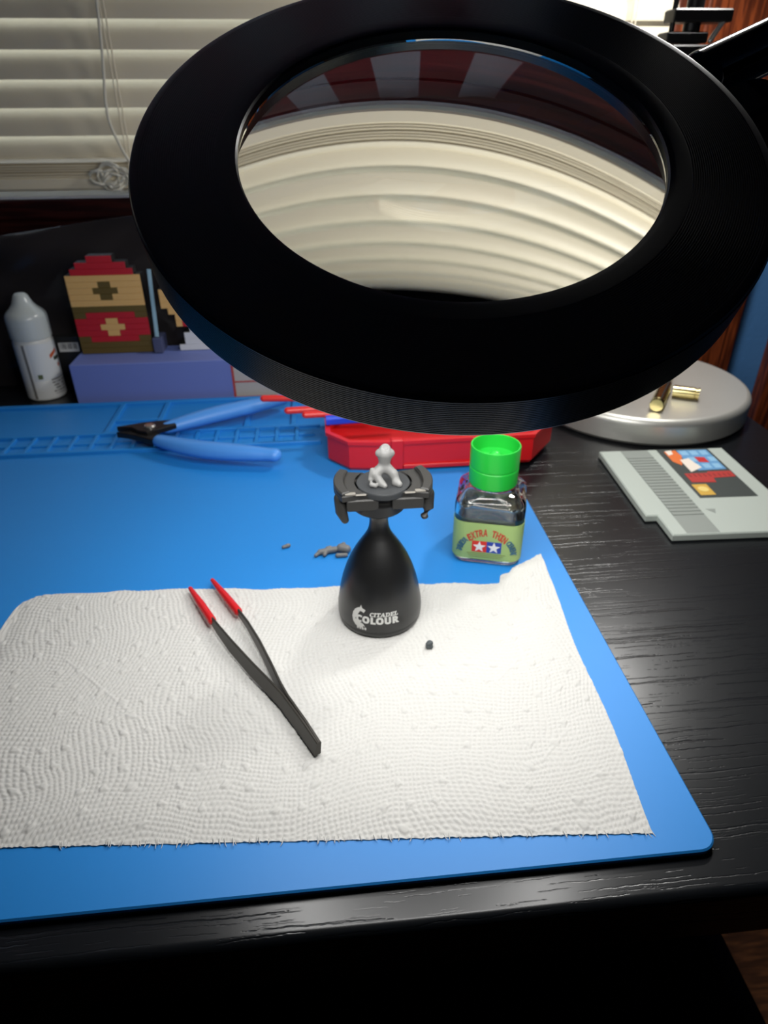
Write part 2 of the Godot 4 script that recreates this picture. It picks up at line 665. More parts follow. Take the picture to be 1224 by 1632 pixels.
	fm.backlight_enabled = true
	fm.backlight = Color(0.9, 0.9, 0.9)
	single("striped_curtain", cl.commit(60), fm, "red and white striped cloth hung over the upper window sash above the blind", "curtain")
	var rod := MB.new()
	tube(rod, [Vector3(-0.66, 0.812, -0.664), Vector3(0.48, 0.812, -0.664)], [0.006, 0.006], 12)
	single("curtain_rod", rod.commit(60), mat("dark rod", Color8(40, 36, 34), 0.4, 0.6), "thin dark rod carrying the striped cloth above the window", "rod")

func fill(n: int, x: float) -> Array:
	var a := []
	a.resize(n)
	a.fill(x)
	return a

# ---------------------------------------------------------------- desk
func grain_image() -> Image:
	# embossed pores: thin wandering strokes along x, wrapped at the edges
	var S := 1024
	var im := Image.create(S, S, false, Image.FORMAT_L8)
	im.fill(Color(0.8, 0.8, 0.8))
	var rng := RandomNumberGenerator.new()
	rng.seed = 17
	var wob := FastNoiseLite.new()
	wob.seed = 9
	wob.frequency = 0.012
	for k in 1500:
		var long := k < 230
		var x0 := rng.randi_range(0, S - 1)
		var y0 := rng.randf_range(0, S)
		var l := rng.randi_range(70, 260) if long else rng.randi_range(8, 60)
		var wide := rng.randf_range(1.2, 3.4) if long else rng.randf_range(0.6, 1.6)
		var deep := rng.randf_range(0.35, 0.75) if long else rng.randf_range(0.12, 0.4)
		var slope := rng.randf_range(-0.03, 0.03)
		for i in l:
			var u := float(i) / l
			var w := wide * sqrt(sin(PI * (u * 0.96 + 0.02))) * (0.7 + 0.5 * wob.get_noise_2d(i * 5.0, k * 31.0))
			var yc := y0 + slope * i + 4.0 * wob.get_noise_2d(x0 + i, y0 * 0.3) + 1.2 * wob.get_noise_2d((x0 + i) * 7.0, k * 13.0)
			for d in range(-4, 5):
				var yy := floori(yc) + d
				var c := clampf(1.0 - absf(yy - yc) / maxf(w, 0.4), 0.0, 1.0)
				if c > 0.0:
					var px := posmod(x0 + i, S)
					var py := posmod(yy, S)
					var v := minf(im.get_pixel(px, py).r, 0.8 - deep * c)
					im.set_pixel(px, py, Color(v, v, v))
	return im

func build_desk() -> void:
	var m := mat("black grained desk", Color8(18, 20, 23), 0.28)
	m.heightmap_enabled = true
	m.heightmap_texture = ImageTexture.create_from_image(grain_image())
	m.heightmap_scale = 0.02
	m.uv1_triplanar = true
	m.uv1_world_triplanar = true
	m.uv1_scale = Vector3(1.0 / 0.36, 1.0 / 0.18, 1.0 / 0.18)
	m.uv1_triplanar_sharpness = 8.0
	var t := thing("desk", "black desk with an embossed wood grain under the blue mat", "desk", Vector3(-0.25, -0.74, -0.38))
	var o := t.position
	var b := MB.new()
	# top with a rounded front edge: profile in (z, y), swept along x
	var x0 := -0.85
	var x1 := 0.3463
	var pr := [Vector2(-0.655, -0.028), Vector2(-0.112, -0.028)]
	for k in 6:
		var a := -PI / 2 + PI / 2 * k / 5.0
		pr.append(Vector2(-0.1115 + 0.0035 * cos(a), -0.0245 + 0.0035 * sin(a)))
	for k in 6:
		var a := PI / 2 * k / 5.0
		pr.append(Vector2(-0.1115 + 0.0035 * cos(a), -0.0035 + 0.0035 * sin(a)))
	pr.append(Vector2(-0.655, 0.0))
	var poly := PackedVector2Array()
	for p in pr: poly.append(p)
	# prism() extrudes along y with the outline in (x, -z): turn it so that y -> x
	var xf := Transform3D(Basis(Vector3(0, 0, 1), Vector3(1, 0, 0), Vector3(0, -1, 0)), Vector3.ZERO)
	var b2 := MB.new()
	prism(b2, poly, x0, x1, 0.0, xf)
	part("desktop", b2.commit(), m, t, -o)
	var side := mat("black desk side", Color8(18, 18, 19), 0.5)
	for lx in [x0 + 0.03, x1 - 0.055]:
		for lz in [-0.635, -0.165]:
			part("leg", box_mesh(Vector3(lx, -0.74, lz), Vector3(lx + 0.025, -0.028, lz + 0.025), 0.002), side, t, -o)
	part("back_panel", box_mesh(Vector3(x0 + 0.06, -0.30, -0.63), Vector3(x1 - 0.06, -0.028, -0.615), 0.001), side, t, -o)

# ---------------------------------------------------------------- mat
func build_mat() -> void:
	var blue := mat("blue silicone", Color8(30, 128, 206), 0.5)
	var teal := mat("teal silicone underside", Color8(6, 92, 96), 0.6)
	var x0 := -0.325
	var x1 := 0.1264
	var zf := -0.1213
	var zb := -0.551
	var t := thing("silicone_mat", "blue silicone work mat with a compartment tray along its back", "mat", Vector3((x0 + x1) / 2, 0, (zf + zb) / 2))
	var o := t.position
	var c := Vector2(0, 0)
	var b := MB.new()
	prism(b, round_rect(x1 - x0, zf - zb, 0.007, 6, c), 0.0010, MAT_TOP, 0.0006)
	part("sheet", b.commit(), blue, t)
	var b2 := MB.new()
	prism(b2, round_rect(x1 - x0 - 0.0004, zf - zb - 0.0004, 0.007, 6, c), 0.0001, 0.0011)
	part("underside", b2.commit(), teal, t)
	# raised walls of the tray
	var top := MAT_TOP + 0.0026
	var walls := [[x0 + 0.002, -0.5505, x1 - 0.002, -0.5455], [x0 + 0.002, -0.4885, -0.004, -0.4845], [x0 + 0.002, -0.4580, -0.004, -0.4545]]
	for x in [-0.1685, -0.1315, -0.062, -0.025]:
		walls.append([x - 0.002, -0.5457, x + 0.002, -0.4883])
	walls.append([-0.1666, -0.512, -0.1334, -0.509])
	for w in walls:
		part("tray_wall", box_mesh(Vector3(w[0], MAT_TOP - 0.0005, w[1]), Vector3(w[2], top, w[3]), 0.0007), blue, t, -o)
	var x := -0.311
	while x < -0.02:
		part("cell_wall", box_mesh(Vector3(x - 0.0014, MAT_TOP - 0.0005, -0.4847), Vector3(x + 0.0014, top - 0.0006, -0.4578), 0.0005), blue, t, -o)
		part("cell_divider", box_mesh(Vector3(x + 0.0016, MAT_TOP - 0.0005, -0.4722), Vector3(x + 0.0138, top - 0.001, -0.4698), 0.0005), blue, t, -o)
		x += 0.0152

# ---------------------------------------------------------------- paper towel
func build_towel() -> void:
	var nx := 560
	var nz := 300
	var noise := FastNoiseLite.new()
	noise.seed = 11
	noise.frequency = 9.0
	var warp := FastNoiseLite.new()
	warp.seed = 4
	warp.frequency = 22.0
	var dots := []
	var rng := RandomNumberGenerator.new()
	rng.seed = 21
	var field := PackedFloat32Array()
	field.resize((nx + 1) * (nz + 1))
	var base := PackedVector2Array()
	base.resize((nx + 1) * (nz + 1))
	# outline, in metres: [x, z]
	var top := [Vector2(0.0, -0.2600), Vector2(0.003, -0.274), Vector2(0.012, -0.2835), Vector2(0.035, -0.2878), Vector2(0.15, -0.2870), Vector2(0.33, -0.2850), Vector2(0.48, -0.2800), Vector2(0.60, -0.2790), Vector2(0.75, -0.2770), Vector2(0.897, -0.2725), Vector2(0.905, -0.279), Vector2(0.925, -0.2815), Vector2(0.935, -0.286), Vector2(0.96, -0.289), Vector2(1.0, -0.2945)]
	for j in nz + 1:
		var v := float(j) / nz
		for i in nx + 1:
			var u := float(i) / nx
			var k := 0
			while k < top.size() - 2 and top[k + 1].x < u: k += 1
			var tt := clampf((u - top[k].x) / (top[k + 1].x - top[k].x), 0, 1)
			var zt: float = lerpf(top[k].y, top[k + 1].y, tt) + 0.0005 * sin(u * 60.0) + 0.0006 * noise.get_noise_2d(u * 2.0, 3.0)
			var zb := lerpf(-0.1495, -0.1290, u) + 0.0004 * warp.get_noise_2d(u * 3.0, 8.0)
			var xl := -0.1625 + 0.002 * v + 0.0008 * sin(v * 9.0)
			var xr := lerpf(0.1155, 0.1060, v) + 0.0008 * sin(v * 11.0)
			base[j * (nx + 1) + i] = Vector2(lerpf(xl, xr, u), lerpf(zt, zb, v))
	for j in nz + 1:
		for i in nx + 1:
			var p := base[j * (nx + 1) + i]
			# embossed pips on a gently bent grid
			var wx := p.x + 0.0035 * warp.get_noise_2d(p.x, p.y) + 0.004 * sin(p.y * 75.0 + p.x * 20.0)
			var wy := p.y + 0.0035 * warp.get_noise_2d(p.x + 7.0, p.y) + 0.003 * sin(p.x * 62.0)
			var g := 0.00205
			var pip := (0.5 + 0.5 * cos(TAU * wx / g)) * (0.5 + 0.5 * cos(TAU * wy / g))
			pip = sqrt(pip)
			# larger flattened domes along curved rows
			var cell := Vector2(wx / 0.0092, wy / 0.0088)
			cell.x += 0.5 if int(floor(cell.y)) & 1 else 0.0
			var fr := cell - Vector2(floor(cell.x) + 0.5, floor(cell.y) + 0.5)
			var hsh := fposmod(sin(floor(cell.x) * 12.9898 + floor(cell.y) * 78.233) * 43758.5453, 1.0)
			var dome := smoothstep(0.20, 0.10, fr.length()) * (1.0 if hsh > 0.50 else 0.0)
			# crossing diamond lines
			var d1 := absf(fposmod((p.x + p.y * 1.05) / 0.052 + 0.3, 1.0) - 0.5) * 0.052
			var d2 := absf(fposmod((p.x - p.y * 1.05) / 0.052 + 0.1, 1.0) - 0.5) * 0.052
			var seg := smoothstep(0.0011, 0.0005, minf(d1, d2)) * (1.0 if noise.get_noise_2d(p.x * 1.7 + 3.0, p.y * 1.7) > 0.30 else 0.0)
			var h := 0.00050 * pip
			h = lerpf(h, 0.00068, dome)
			h = lerpf(h, 0.00052, seg * 0.6)
			var edge := minf(minf(i, nx - i) * 0.0005, minf(j, nz - j) * 0.0005)
			h += lerpf(0.0003, 0.0010, smoothstep(0.0, 0.012, edge)) + lerpf(0.0001, 0.0006, smoothstep(0.0, 0.012, edge)) * noise.get_noise_2d(p.x, p.y) + 0.00012 * warp.get_noise_2d(p.x * 9.0, p.y * 9.0)
			# edges rise a little at the torn corner and left end
			h += 0.004 * smoothstep(0.02, 0.0, Vector2(p.x - 0.115, p.y + 0.292).length()) * 0.5
			field[j * (nx + 1) + i] = maxf(h, 0.0004)
	var pos := PackedVector3Array()
	var nor := PackedVector3Array()
	var idx := PackedInt32Array()
	var W := nx + 1
	for j in nz + 1:
		for i in W:
			var q := base[j * W + i]
			pos.append(Vector3(q.x, MAT_TOP + field[j * W + i], q.y))
	for j in nz + 1:
		for i in W:
			var a := pos[j * W + mini(i + 1, nx)] - pos[j * W + maxi(i - 1, 0)]
			var c := pos[mini(j + 1, nz) * W + i] - pos[maxi(j - 1, 0) * W + i]
			nor.append(c.cross(a).normalized())
	for j in nz:
		for i in nx:
			var a := j * W + i
			idx.append_array(PackedInt32Array([a, a + 1, a + W, a + 1, a + W + 1, a + W]))
	# under side and rim
	var n0 := pos.size()
	var rim := PackedInt32Array()
	for i in W: rim.append(i)
	for j in range(1, nz + 1): rim.append(j * W + nx)
	for i in range(nx - 1, -1, -1): rim.append(nz * W + i)
	for j in range(nz - 1, 0, -1): rim.append(j * W)
	for k in rim.size():
		var p := pos[rim[k]]
		pos.append(p); nor.append(Vector3(p.x + 0.02, 0, p.z + 0.21).normalized())
		pos.append(Vector3(p.x, MAT_TOP + 0.0001, p.z)); nor.append(Vector3(p.x + 0.02, 0, p.z + 0.21).normalized())
	for k in rim.size():
		var a := n0 + k * 2
		var c := n0 + ((k + 1) % rim.size()) * 2
		idx.append_array(PackedInt32Array([a, c + 1, c, a, a + 1, c + 1]))
	var arr := []
	arr.resize(Mesh.ARRAY_MAX)
	arr[Mesh.ARRAY_VERTEX] = pos
	arr[Mesh.ARRAY_NORMAL] = nor
	arr[Mesh.ARRAY_INDEX] = idx
	var mesh := ArrayMesh.new()
	mesh.add_surface_from_arrays(Mesh.PRIMITIVE_TRIANGLES, arr)
	var m := mat("white tissue", Color8(200, 199, 195), 0.95)
	var t := thing("paper_towel", "white embossed paper towel sheet with a torn corner lying on the blue mat", "paper towel")
	part("sheet", mesh, m, t)
	var fb := MB.new()
	for k in 90:
		var u := rng.randf()
		var p := Vector3(lerpf(-0.16, 0.1055, u), MAT_TOP + rng.randf_range(0.0003, 0.0011), lerpf(-0.1497, -0.1293, u))
		var l := rng.randf_range(0.0006, 0.0022)
		var d := Vector3(rng.randf_range(-0.7, 0.7), rng.randf_range(-0.3, 0.2), 1).normalized() * l
		tube(fb, [p - Vector3(0, 0, 0.001), p + d * 0.5, p + d + Vector3(rng.randf_range(-0.0003, 0.0003), 0, 0)], [0.00022, 0.00016, 0.00006], 5)
	var fr := part("torn_fibres", fb.commit(60), m, t)
	fr.set_meta("kind", "stuff")

# ---------------------------------------------------------------- magnifier lamp
func build_lamp() -> void:
	var black := mat("matt black lamp plastic", Color8(6, 6, 6), 0.32, 0.0, 0.6)
	var gloss := mat("glossy black lamp metal", Color8(6, 6, 7), 0.12)
	var root := Vector3(0.352, -0.03, -0.17)
	var t := thing("magnifier_lamp", "large round black magnifying lamp on a jointed arm above the mat", "lamp", root)
	var n := HEAD_N.normalized()
	var xa := Vector3(0, 1, 0).cross(n).normalized()
	var za := xa.cross(n).normalized()
	var hx := Transform3D(Basis(xa, n, za), HEAD_C - root)
	# --- ring body: closed profile, ridged outer wall and finely ridged top face
	var pr := []
	pr.append(Vector2(0.0660, -0.0154))
	pr.append(Vector2(0.0930, -0.0154))
	pr.append(Vector2(0.0950, -0.0150))
	var rid := 18
	for k in rid:
		var y := -0.0146 + 0.0134 * k / rid
		pr.append(Vector2(0.09525, y + 0.00005))
		pr.append(Vector2(0.09525, y + 0.00040))
		pr.append(Vector2(0.0949, y + 0.00052))
		pr.append(Vector2(0.0949, y + 0.00066))
	pr.append(Vector2(0.0950, -0.0010))
	pr.append(Vector2(0.0946, -0.0002))
	pr.append(Vector2(0.0940, 0.0))
	var rg := 34
	for k in rg:
		var r := 0.0925 - 0.0225 * k / rg
		pr.append(Vector2(r, 0.0))
		pr.append(Vector2(r - 0.0003, 0.00005))
		pr.append(Vector2(r - 0.00055, 0.0))
	pr.append(Vector2(0.0660, 0.0))
	pr.append(Vector2(0.0643, -0.0003))
	pr.append(Vector2(0.0638, -0.0010))
	pr.append(Vector2(0.0638, -0.0026))
	pr.append(Vector2(0.0648, -0.0027))
	pr.append(Vector2(0.0648, -0.0154))
	var b := MB.new()
	lathe(b, pr, 160, hx, true)
	part("head_ring", b.commit(30), black, t)
	# --- lens: biconvex, real curvature
	var R := 0.360
	var a := 0.0645
	var e := 0.003
	var mid := -0.0055
	var sag := R - sqrt(R * R - a * a)
	var ring_n := 40
	var seg := 96
	var pos := PackedVector3Array()
	var nor := PackedVector3Array()
	var idx := PackedInt32Array()
	for side in [1, -1]:
		var first := pos.size()
		for i in ring_n + 1:
			var r: float = a * i / ring_n
			var h: float = sqrt(R * R - r * r) - (R - sag)
			for s in seg:
				var th := TAU * s / seg
				var p := Vector3(r * cos(th), mid + side * (e / 2 + h), r * sin(th))
				var nn := Vector3(r * cos(th), side * sqrt(R * R - r * r), r * sin(th)) / R
				pos.append(hx * p)
				nor.append((hx.basis * nn).normalized())
		for i in ring_n:
			for s in seg:
				var s2 := (s + 1) % seg
				var q := [first + i * seg + s, first + i * seg + s2, first + (i + 1) * seg + s2, first + (i + 1) * seg + s]
				if side == 1:
					idx.append_array(PackedInt32Array([q[0], q[2], q[1], q[0], q[3], q[2]]))
				else:
					idx.append_array(PackedInt32Array([q[0], q[1], q[2], q[0], q[2], q[3]]))
	var top0 := ring_n * seg
	var bot0 := (ring_n + 1) * seg + ring_n * seg
	var n1 := pos.size()
	for s in seg:
		var th := TAU * s / seg
		for q in [top0 + s, bot0 + s]:
			pos.append(pos[q])
			nor.append((hx.basis * Vector3(cos(th), 0, sin(th))).normalized())
	for s in seg:
		var s2 := (s + 1) % seg
		idx.append_array(PackedInt32Array([n1 + s * 2, n1 + s2 * 2 + 1, n1 + s2 * 2, n1 + s * 2, n1 + s * 2 + 1, n1 + s2 * 2 + 1]))
	var arr := []
	arr.resize(Mesh.ARRAY_MAX)
	arr[Mesh.ARRAY_VERTEX] = pos
	arr[Mesh.ARRAY_NORMAL] = nor
	arr[Mesh.ARRAY_INDEX] = idx
	var lm := ArrayMesh.new()
	lm.add_surface_from_arrays(Mesh.PRIMITIVE_TRIANGLES, arr)
	var glass := mat("lens glass", Color(0.985, 0.995, 0.99, 0.0), 0.0)
	glass.refraction_enabled = true
	glass.refraction_scale = 0.05
	part("lens", lm, glass, t).set_meta("label", "clear magnifying lens in the black ring")
	# --- led diffuser under the ring, glowing, with the lights just below it
	var d := MB.new()
	lathe(d, [Vector2(0.0700, -0.0158), Vector2(0.0900, -0.0158), Vector2(0.0900, -0.0153), Vector2(0.0700, -0.0153)], 96, hx, true)
	var em := mat("led diffuser", Color8(235, 232, 225), 0.5)
	em.emission_enabled = true
	em.emission = LED_COLOR
	em.emission_energy_multiplier = 1.5
	part("led_diffuser", d.commit(), em, t)
	for k in 12:
		var th := TAU * (k + 0.5) / 12
		var l := AreaLight3D.new()
		l.name = "led_%02d" % k
		var rad := xa * cos(th) + za * sin(th)
		var tan_ := n.cross(rad).normalized()
		l.transform = Transform3D(Basis(tan_, n.cross(tan_).normalized(), n), HEAD_C - root + rad * 0.080 - n * 0.0168)
		l.area_size = Vector2(0.040, 0.019)
		l.light_color = LED_COLOR
		l.light_energy = LED_ENERGY
		l.shadow_enabled = true
		l.area_range = 8.0
		l.area_attenuation = 2.0
		t.add_child(l, true)
	# --- bracket, knob, arm
	var rimdir := (xa * 0.80 + za * -0.60)
	var P := func(v: Vector3) -> Vector3: return v - root
	var bracket_at := Vector3(0.1355, 0.2315, -0.272)
	var b2 := MB.new()
	tube(b2, [P.call(Vector3(0.116, 0.2205, -0.2560)), P.call(Vector3(0.139, 0.2265, -0.268))], [0.0075, 0.0075], 16)
	part("bracket", b2.commit(50), gloss, t)
	var b3 := MB.new()
	var kx := Transform3D(Basis(Vector3(0.3, 0.9, 0.3).normalized(), 0.0), P.call(Vector3(0.143, 0.2220, -0.262)))
	kx = Transform3D(Basis.looking_at(Vector3(-0.15, 0.45, -0.75)), P.call(Vector3(0.1530, 0.2090, -0.2580))) * Transform3D(Basis(Vector3(1, 0, 0), PI / 2), Vector3.ZERO)
	lathe(b3, [Vector2(0, -0.009), Vector2(0.0150, -0.009), Vector2(0.0165, -0.0075), Vector2(0.0165, 0.0065), Vector2(0.0150, 0.008), Vector2(0, 0.008)], 40, kx)
	part("tilt_knob", b3.commit(), gloss, t)
	var el := Vector3(0.385, 0.306, -0.404)
	var st := Vector3(0.1360, 0.2265, -0.266)
	var dir := (el - st).normalized()
	var sd := dir.cross(Vector3(0, 1, 0)).normalized()
	var up := sd.cross(dir).normalized()
	var b4 := MB.new()
	tube(b4, [P.call(st + up * 0.004), P.call(el + up * 0.004)], [0.0052, 0.0052], 20)
	part("arm_tube", b4.commit(60), gloss, t)
	var b5 := MB.new()
	tube(b5, [P.call(st + dir * 0.008 - up * 0.0046 + sd * 0.002), P.call(el - up * 0.0046 + sd * 0.002)], [0.0042, 0.0042], 20)
	part("arm_tube", b5.commit(60), gloss, t)
	var b6 := MB.new()
	tube(b6, smooth_path([P.call(Vector3(0.132, 0.208, -0.255)), P.call(Vector3(0.156, 0.208, -0.262)), P.call(Vector3(0.190, 0.221, -0.284)), P.call(Vector3(0.24, 0.236, -0.312)), P.call(Vector3(0.32, 0.262, -0.36)), P.call(el - Vector3(0, 0.03, 0))], 6), fill(31, 0.0030), 12)
	part("cable", b6.commit(60), mat("black cable", Color8(10, 10, 11), 0.45), t)
	var b7 := MB.new()
	var ex := Transform3D(Basis(Vector3(1, 0, 0), PI / 2), P.call(el))
	lathe(b7, [Vector2(0, -0.014), Vector2(0.017, -0.014), Vector2(0.018, -0.013), Vector2(0.018, 0.013), Vector2(0.017, 0.014), Vector2(0, 0.014)], 32, ex)
	part("elbow_joint", b7.commit(), gloss, t)
	var foot := Vector3(0.372, 0.02, -0.17)
	var b8 := MB.new()
	tube(b8, [P.call(el), P.call(foot)], [0.007, 0.007], 20)
	part("arm_tube", b8.commit(60), gloss, t)
	var b9 := MB.new()
	bx(b9, P.call(Vector3(0.322, 0.0005, -0.19)), P.call(Vector3(0.388, 0.012, -0.15)), 0.002)
	bx(b9, P.call(Vector3(0.350, -0.055, -0.19)), P.call(Vector3(0.388, 0.002, -0.15)), 0.002)
	bx(b9, P.call(Vector3(0.322, -0.060, -0.19)), P.call(Vector3(0.388, -0.050, -0.15)), 0.002)
	bx(b9, P.call(Vector3(0.357, 0.008, -0.182)), P.call(Vector3(0.387, 0.034, -0.158)), 0.002)
	part("desk_clamp", b9.commit(), gloss, t)
	var b10 := MB.new()
	lathe(b10, [Vector2(0, -0.050), Vector2(0.005, -0.050), Vector2(0.005, -0.0305), Vector2(0.010, -0.0305), Vector2(0.010, -0.0285), Vector2(0, -0.0285)], 20, Transform3D(Basis(), P.call(Vector3(0.333, 0, -0.17))))
	part("clamp_screw", b10.commit(), gloss, t)

# ---------------------------------------------------------------- painting handle and its miniature
func build_handle() -> void:
	var m := mat("black rubbery plastic", Color8(21, 21, 21), 0.33, 0.0, 0.6)
	var m2 := mat("dark grey clamp plastic", Color8(44, 43, 41), 0.42)
	var at := Vector3(0.0218, TOWEL_TOP, -0.2555)
	var t := thing("painting_handle", "black bell-shaped painting handle with white lettering and a clamp head", "handle", at)
	var body := [Vector2(0, 0), Vector2(18.6, 0), Vector2(19.7, 0.5), Vector2(20.1, 1.6), Vector2(20.1, 2.6), Vector2(19.9, 2.9), Vector2(19.9, 3.1), Vector2(20.3, 3.5), Vector2(20.4, 6), Vector2(20.2, 9), Vector2(19.6, 13), Vector2(18.7, 18), Vector2(17.5, 23), Vector2(15.9, 28), Vector2(13.9, 33), Vector2(11.6, 37.5), Vector2(9.2, 41.5), Vector2(6.9, 45), Vector2(5.3, 48), Vector2(4.5, 51), Vector2(4.25, 54), Vector2(4.5, 56.5), Vector2(5.6, 58.6), Vector2(8.5, 60.2), Vector2(11, 61.0), Vector2(12.0, 62.0), Vector2(12.0, 66.5), Vector2(11.0, 67.0), Vector2(0, 67.0)]
	var sm := []
	for p in body: sm.append(p * 0.001)
	var b := MB.new()
	lathe(b, sm, 72)
	part("body", b.commit(40), m, t)
	# clamp head: yoke, two jaws with raised rims, two hooks, four pads
	var hs := Vector3(0.0020, 0, 0.0008)
	var y := MB.new()
	bx(y, Vector3(-0.0168, 0.0655, -0.0110), Vector3(-0.0028, 0.0712, 0.0110), 0.0008)
	bx(y, Vector3(0.0028, 0.0655, -0.0110), Vector3(0.0168, 0.0712, 0.0110), 0.0008)
	bx(y, Vector3(-0.0040, 0.0660, -0.0075), Vector3(0.0040, 0.0706, 0.0085), 0.0005)
	part("yoke", y.commit(), m2, t, hs)
	for s in [-1, 1]:
		var j := MB.new()
		var o := PackedVector2Array()
		for k in 15:
			var a := deg_to_rad(-32.0 + 64.0 * k / 14.0)
			o.append(Vector2(s * 0.0218 * cos(a), 0.0218 * sin(a)))
		for k in 11:
			var a := deg_to_rad(52.0 - 104.0 * k / 10.0)
			o.append(Vector2(s * 0.0122 * cos(a), 0.0122 * sin(a)))
		prism(j, o, 0.0706, 0.0738, 0.0005)
		part("jaw", j.commit(), m2, t, hs)
		var r := MB.new()
		var o2 := PackedVector2Array()
		for k in 15:
			var a := deg_to_rad(-32.0 + 64.0 * k / 14.0)
			o2.append(Vector2(s * 0.0218 * cos(a), 0.0218 * sin(a)))
		for k in 11:
			var a := deg_to_rad(33.0 - 66.0 * k / 10.0)
			o2.append(Vector2(s * (0.0182 - 0.0012 * cos(a * 2.4)) * cos(a), 0.0180 * sin(a)))
		prism(r, o2, 0.0736, 0.0754, 0.0005)
		part("jaw_rim", r.commit(), m2, t, hs)
		var h := MB.new()
		tube(h, [Vector3(s * 0.0190, 0.0700, 0.006), Vector3(s * 0.0190, 0.0640, 0.0075), Vector3(s * 0.0176, 0.0602, 0.008)], [0.0030, 0.0026, 0.0018], 12)
		part("hook", h.commit(60), m2, t, hs)
		var ps := MB.new()
		bx(ps, Vector3(s * 0.0150 - 0.0023, 0.0737, 0.0094), Vector3(s * 0.0150 + 0.0023, 0.0747, 0.0112), 0.0003)
		part("pad", ps.commit(), mat("pale pad plastic", Color8(120, 116, 108), 0.35), t, hs)
		var ps2 := MB.new()
		bx(ps2, Vector3(s * 0.0105 - 0.0023, 0.0737, 0.0106), Vector3(s * 0.0105 + 0.0023, 0.0743, 0.0118), 0.0003)
		part("pad", ps2.commit(), mat("pale pad plastic", Color8(120, 116, 108), 0.35), t, hs)
	# lettering, bent round the bell
	var white := mat("white print", Color8(214, 214, 210), 0.6)
	var yaw0 := deg_to_rad(-8.0)
	var bend := func(p: Vector3) -> Vector3:
		var yy := p.y
		var rr := 0.0204
		for i in sm.size() - 1:
			if i >= 7 and sm[i].y <= yy and sm[i + 1].y > yy:
				rr = lerpf(sm[i].x, sm[i + 1].x, (yy - sm[i].y) / (sm[i + 1].y - sm[i].y))
				break
		var th := p.x / 0.0204 + yaw0
		return Vector3(sin(th) * (rr + p.z + 0.00005), yy, cos(th) * (rr + p.z + 0.00005))
	var lt := MB.new()
	letters(lt, "COLOUR", 0.0037, 0.0212, 0.00012, func(p: Vector3) -> Vector3: return bend.call(Vector3(p.x - 0.0002, p.y + 0.0106, p.z)), 1.2)
	letters(lt, "CITADEL", 0.0020, 0.0140, 0.00012, func(p: Vector3) -> Vector3: return bend.call(Vector3(p.x + p.y * 0.2 + 0.0032, p.y + 0.0138, p.z)), 0.6, true)
	part("lettering", lt.commit(), white, t)
	# emblem: toothed crescent round the first letter
	var emb := MB.new()
	var eo := PackedVector2Array()
	var c0 := Vector2(-0.0086, 0.0110)
	for k in 41:
		var a := deg_to_rad(55.0 + 250.0 * k / 40.0)
		var r := 0.0046 + (0.0008 if (k / 2) % 2 == 0 else 0.0)
		eo.append(c0 + Vector2(cos(a) * r * 0.82, sin(a) * r))
	for k in 20:
		var a := deg_to_rad(305.0 - 250.0 * k / 19.0)
		eo.append(c0 + Vector2(cos(a) * 0.0037 * 0.80, sin(a) * 0.0037))
	flat_poly(emb, eo, 0.00012, func(p: Vector3) -> Vector3: return bend.call(p))
	flat_poly(emb, PackedVector2Array([c0 + Vector2(-0.0007, 0.0052), c0 + Vector2(0.0007, 0.0052), c0 + Vector2(0.0, 0.0068)]), 0.00012, func(p: Vector3) -> Vector3: return bend.call(p))
	for k in 4:
		var q := c0 + Vector2(-0.0016 + 0.0013 * k, -0.0063)
		flat_poly(emb, rect2(q.x, q.y, q.x + 0.0009, q.y + 0.0014), 0.00012, func(p: Vector3) -> Vector3: return bend.call(p))
	part("emblem", emb.commit(), white, t)

